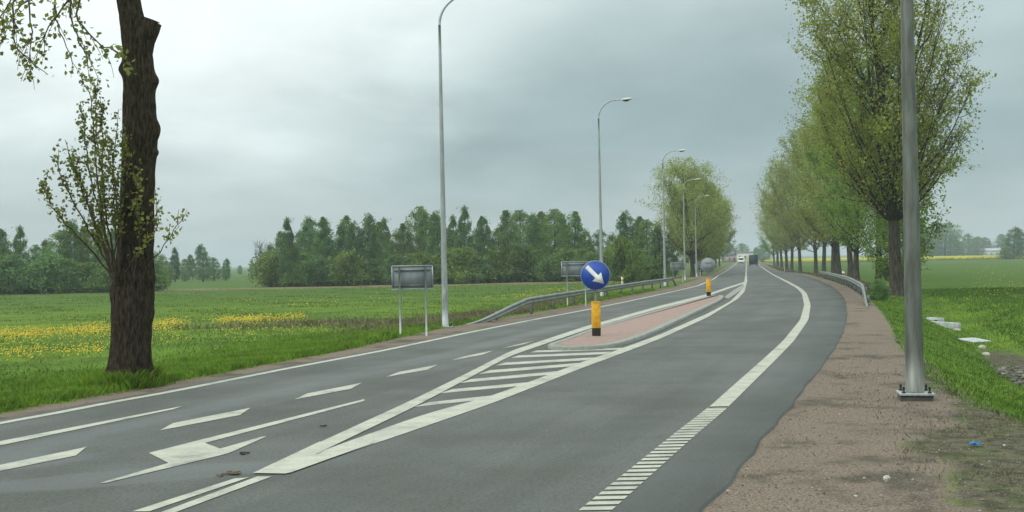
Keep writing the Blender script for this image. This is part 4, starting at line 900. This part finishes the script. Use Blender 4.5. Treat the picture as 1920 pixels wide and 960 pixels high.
tag(link('gravel', mesh_np('gravel', V.reshape(-1, 3), F, peb)), 'loose chippings on the right gravel verge', None, None, 'stuff')
def stone(px, py, s_, label, mt=stone_m):
    q_ = on(px, py); me = sm_[int(px) % 4].copy(); me.materials.append(mt); o = link('stone', me, None, (q_[0], q_[1], q_[2]+.01*s_)); o.scale = (s_,)*3; o.rotation_euler = (0, 0, px); return tag(o, label, 'stone')
stone(1663, 899, .45, 'small white stone on the dark patch of the near verge')
stone(1604, 931, .22, 'pale pebble in the gravel near the bottom edge')
stone(1843, 654, 1.3, 'pale stone at the head of the ditch rubble, upper one')
stone(1847, 667, 1.2, 'pale stone at the head of the ditch rubble, lower one')
stone(1797, 620, 1.4, 'pale stone on grass below the concrete slab')
stone(1883, 836, .2, 'tiny white pebble right of the blue litter')
# blue litter: crumpled wrapper
q = on(1829, 838); rg = np.random.default_rng(3); g_ = 7
xx, yy_ = np.meshgrid(np.linspace(-.06, .06, g_), np.linspace(-.035, .035, g_)); zz_ = .02+rg.uniform(0, .035, xx.shape)
i, j = np.meshgrid(np.arange(g_-1), np.arange(g_-1), indexing='ij'); i = i.ravel(); j = j.ravel()
blue2 = simple('blue_plastic', (.01, .12, .35), (.03, .2, .45), 20, .4)
lo = link('litter', mesh_np('litter', np.stack([xx+rg.normal(0, .006, xx.shape), yy_+rg.normal(0, .006, xx.shape), zz_], -1).reshape(-1, 3), np.stack([i*g_+j, i*g_+j+1, (i+1)*g_+j+1, (i+1)*g_+j], 1), blue2), None, tuple(q)); tag(lo, 'crumpled blue wrapper on the grassy right verge', 'litter')
mo = lo.modifiers.new('thick', 'SOLIDIFY'); mo.thickness = .002
# debris on the asphalt
def debris(px, py, n_, sp, mat, label):
    c_ = at(px, py); m_ = MB(); rg = np.random.default_rng(int(px))
    for q_ in range(n_):
        a = rg.uniform(0, 6.28); Rm = np.array([[math.cos(a), -math.sin(a), 0], [math.sin(a), math.cos(a), 0], [0, 0, 1]])
        m_.box((rg.normal(0, sp), rg.normal(0, sp*.8), .012+rg.uniform(0, .01)), (rg.uniform(.03, .12), rg.uniform(.02, .05), rg.uniform(.01, .025)), Rm, .6)
    o = m_.build('debris', mat, None, False, tuple(c_), .003); return tag(o, label, 'debris')
wood_m = simple('brown_debris', (.07, .05, .035), (.16, .12, .08), 9, .9)
debris(432, 891, 10, .07, wood_m, 'brown flattened debris on the asphalt by the hatching tip')
debris(461, 852, 3, .03, blk_m, 'small dark scrap on the asphalt right of the turn arrow')
debris(609, 801, 2, .025, blk_m, 'tiny dark scrap left of the hatching arm')

# ------------------------------------------------------------------ vehicles at the road end
def wheels(o, xs_, ys_, r):
    for xx in xs_:
        for yy1 in ys_:
            wv = MB().tube([(xx-.11, yy1, r), (xx+.11, yy1, r)], r, 18).build('wheel', rubber_m, o, False)
            MB().tube([(xx-.115, yy1, r), (xx+.115, yy1, r)], r*.5, 12).build('rim', galv, wv)
def place(Yv, lane):
    x = float(cfar(Yv))+lane; return (x, Yv, float(road_z(Yv)))
HD = -math.atan(.2)
tr = empty('box_truck', place(305, 1.85), HD, 'dark box truck driving away in the right lane', 'truck')
MB().box((0, 0, 1.72), (2.25, 5.2, 2.35)).build('cargo_box', dark_truck_m, tr, bevel=.04)
MB().box((0, -2.62, 1.7), (2.0, .03, 2.1)).build('rear_door', dark_truck_m, tr)
MB().prism([(2.7, .5), (4.4, .5), (4.4, 1.4), (4.0, 2.3), (2.7, 2.35)], -1.05, 1.05, lambda a, y, b: (y, a, b)).build('cab', dark_truck_m, tr, bevel=.05)
MB().box((0, 0, .48), (1.9, 5.0, .16)).build('chassis', blk_m, tr)
wheels(tr, (-.95, .95), (-1.8, 3.5), .42)
for sx in (-.95, .95): MB().box((sx, -2.64, .62), (.22, .04, .12)).build('tail_light', red_lamp_m, tr)
vn = empty('van', place(410, -1.9), HD, 'white van coming towards the camera in the left lane', 'van')
MB().prism([(-2.5, .35), (-2.5, .95), (-1.9, 1.25), (-1.45, 2.15), (-1.0, 2.35), (2.5, 2.35), (2.5, .35)], -.98, .98, lambda a, y, b: (y, a, b)).build('body', wpaint_m, vn, bevel=.06)
MB().prism([(-1.92, 1.27), (-1.50, 2.12), (-1.47, 2.10), (-1.88, 1.25)], -.85, .85, lambda a, y, b: (y, a-.02, b)).build('windscreen', glass_m, vn)
MB().box((0, -2.53, .62), (1.1, .05, .22)).build('grille', blk_m, vn); MB().box((0, -2.52, .42), (1.9, .1, .16)).build('bumper', blk_m, vn)
for sx in (-.78, .78): MB().box((sx, -2.52, .82), (.3, .05, .2)).build('headlight', galv, vn)
wheels(vn, (-.85, .85), (-1.6, 1.5), .34)
def car(loc, label, mat):
    o = empty('car', loc, HD, label, 'car')
    MB().prism([(-2.1, .3), (-2.15, .65), (-1.2, .9), (-.6, 1.38), (1.0, 1.42), (1.8, .98), (2.1, .9), (2.1, .3)], -.85, .85, lambda a, y, b: (y, a, b)).build('body', mat, o, bevel=.05)
    MB().prism([(-1.19, .93), (-.62, 1.36), (-.6, 1.34), (-1.16, .91)], -.7, .7, lambda a, y, b: (y, a-.02, b+.01)).build('windscreen', glass_m, o)
    for sx in (-.6, .6): MB().box((sx, -2.13, .62), (.3, .06, .14)).build('headlight', white_m, o)
    MB().box((0, -2.14, .42), (1.0, .05, .14)).build('grille', blk_m, o); wheels(o, (-.76, .76), (-1.3, 1.3), .31); return o
car(place(520, -1.8), 'pale car far behind the white van in the left lane', wpaint_m)
redp = simple('red_vehicle_paint', (.22, .04, .03), (.26, .05, .04), 2, .4)
car(place(590, -1.9), 'tiny reddish car farthest away on the road', redp)
# houses
def house(name, loc, rz, W, D, Hh, roofh, wall, roof, label, nwin=4):
    o = empty(name, loc, rz, label, 'house')
    MB().box((0, 0, Hh/2), (W, D, Hh)).build('wall', wall, o)
    r_ = MB().prism([(-D/2-.3, Hh), (D/2+.3, Hh), (0, Hh+roofh)], -W/2-.3, W/2+.3, lambda a, y, b: (y, a, b+.01)).build('roof', roof, o)
    MB().box((W*.25, 0, Hh+roofh*.9), (.6, .6, 1.2)).build('chimney', wall, r_)
    for q_ in range(nwin):
        xx = -W/2+W*(q_+.7)/(nwin+.4)
        f_ = MB().box((xx, -D/2-.02, Hh*.55), (1.1, .08, 1.2)).build('window', white_m, o); MB().box((xx, -D/2-.05, Hh*.55), (.9, .06, 1.0)).build('pane', glass_m, f_)
    MB().box((W/2-.9, -D/2-.03, 1.0), (.95, .08, 2.0)).build('door', wood_m, o)
    return o
def far_at(px, Yf_): x = ray(px, 480)[0]*Yf_; return (x, Yf_, gzf(x, Yf_))
house('farmhouse', far_at(1862, 780), -.2, 15, 8, 2.9, 2.2, plaster_m, simple('pale_roof', (.38, .40, .42), (.46, .48, .5), 1, .8), 'white farmhouse with a pale roof among hazy trees at far right', 4)
house('farmhouse', far_at(1741, 790), -.3, 9, 7, 2.2, 1.6, plaster_m, roofr_m, 'low house with a reddish roof right of the near pole', 3)
house('roadside_building', far_at(1396, 640), -.1, 10.5, 8, 4.6, .7, plaster_m, roofg_m, 'pale flat-roofed building closing the view down the road', 3)
house('house', far_at(1367, 560), .2, 5, 6, 3.4, 1.8, pink_m, roofg_m, 'small pink house left of the pale building at the road end', 2)

# ------------------------------------------------------------------ haze
hm = bpy.data.materials.new('haze_air'); hm.use_nodes = True; n = hm.node_tree; n.nodes.clear()
ho = n.nodes.new('ShaderNodeOutputMaterial'); pv = n.nodes.new('ShaderNodeVolumePrincipled')
pv.inputs['Color'].default_value = (.78, .90, .94, 1); pv.inputs['Density'].default_value = .0005
n.links.new(pv.outputs[0], ho.inputs['Volume'])
hb = MB().box((0, 1500, 14), (6400, 3400, 36)).build('haze', hm); tag(hb, 'thin pale air over the fields', None, None, 'stuff')
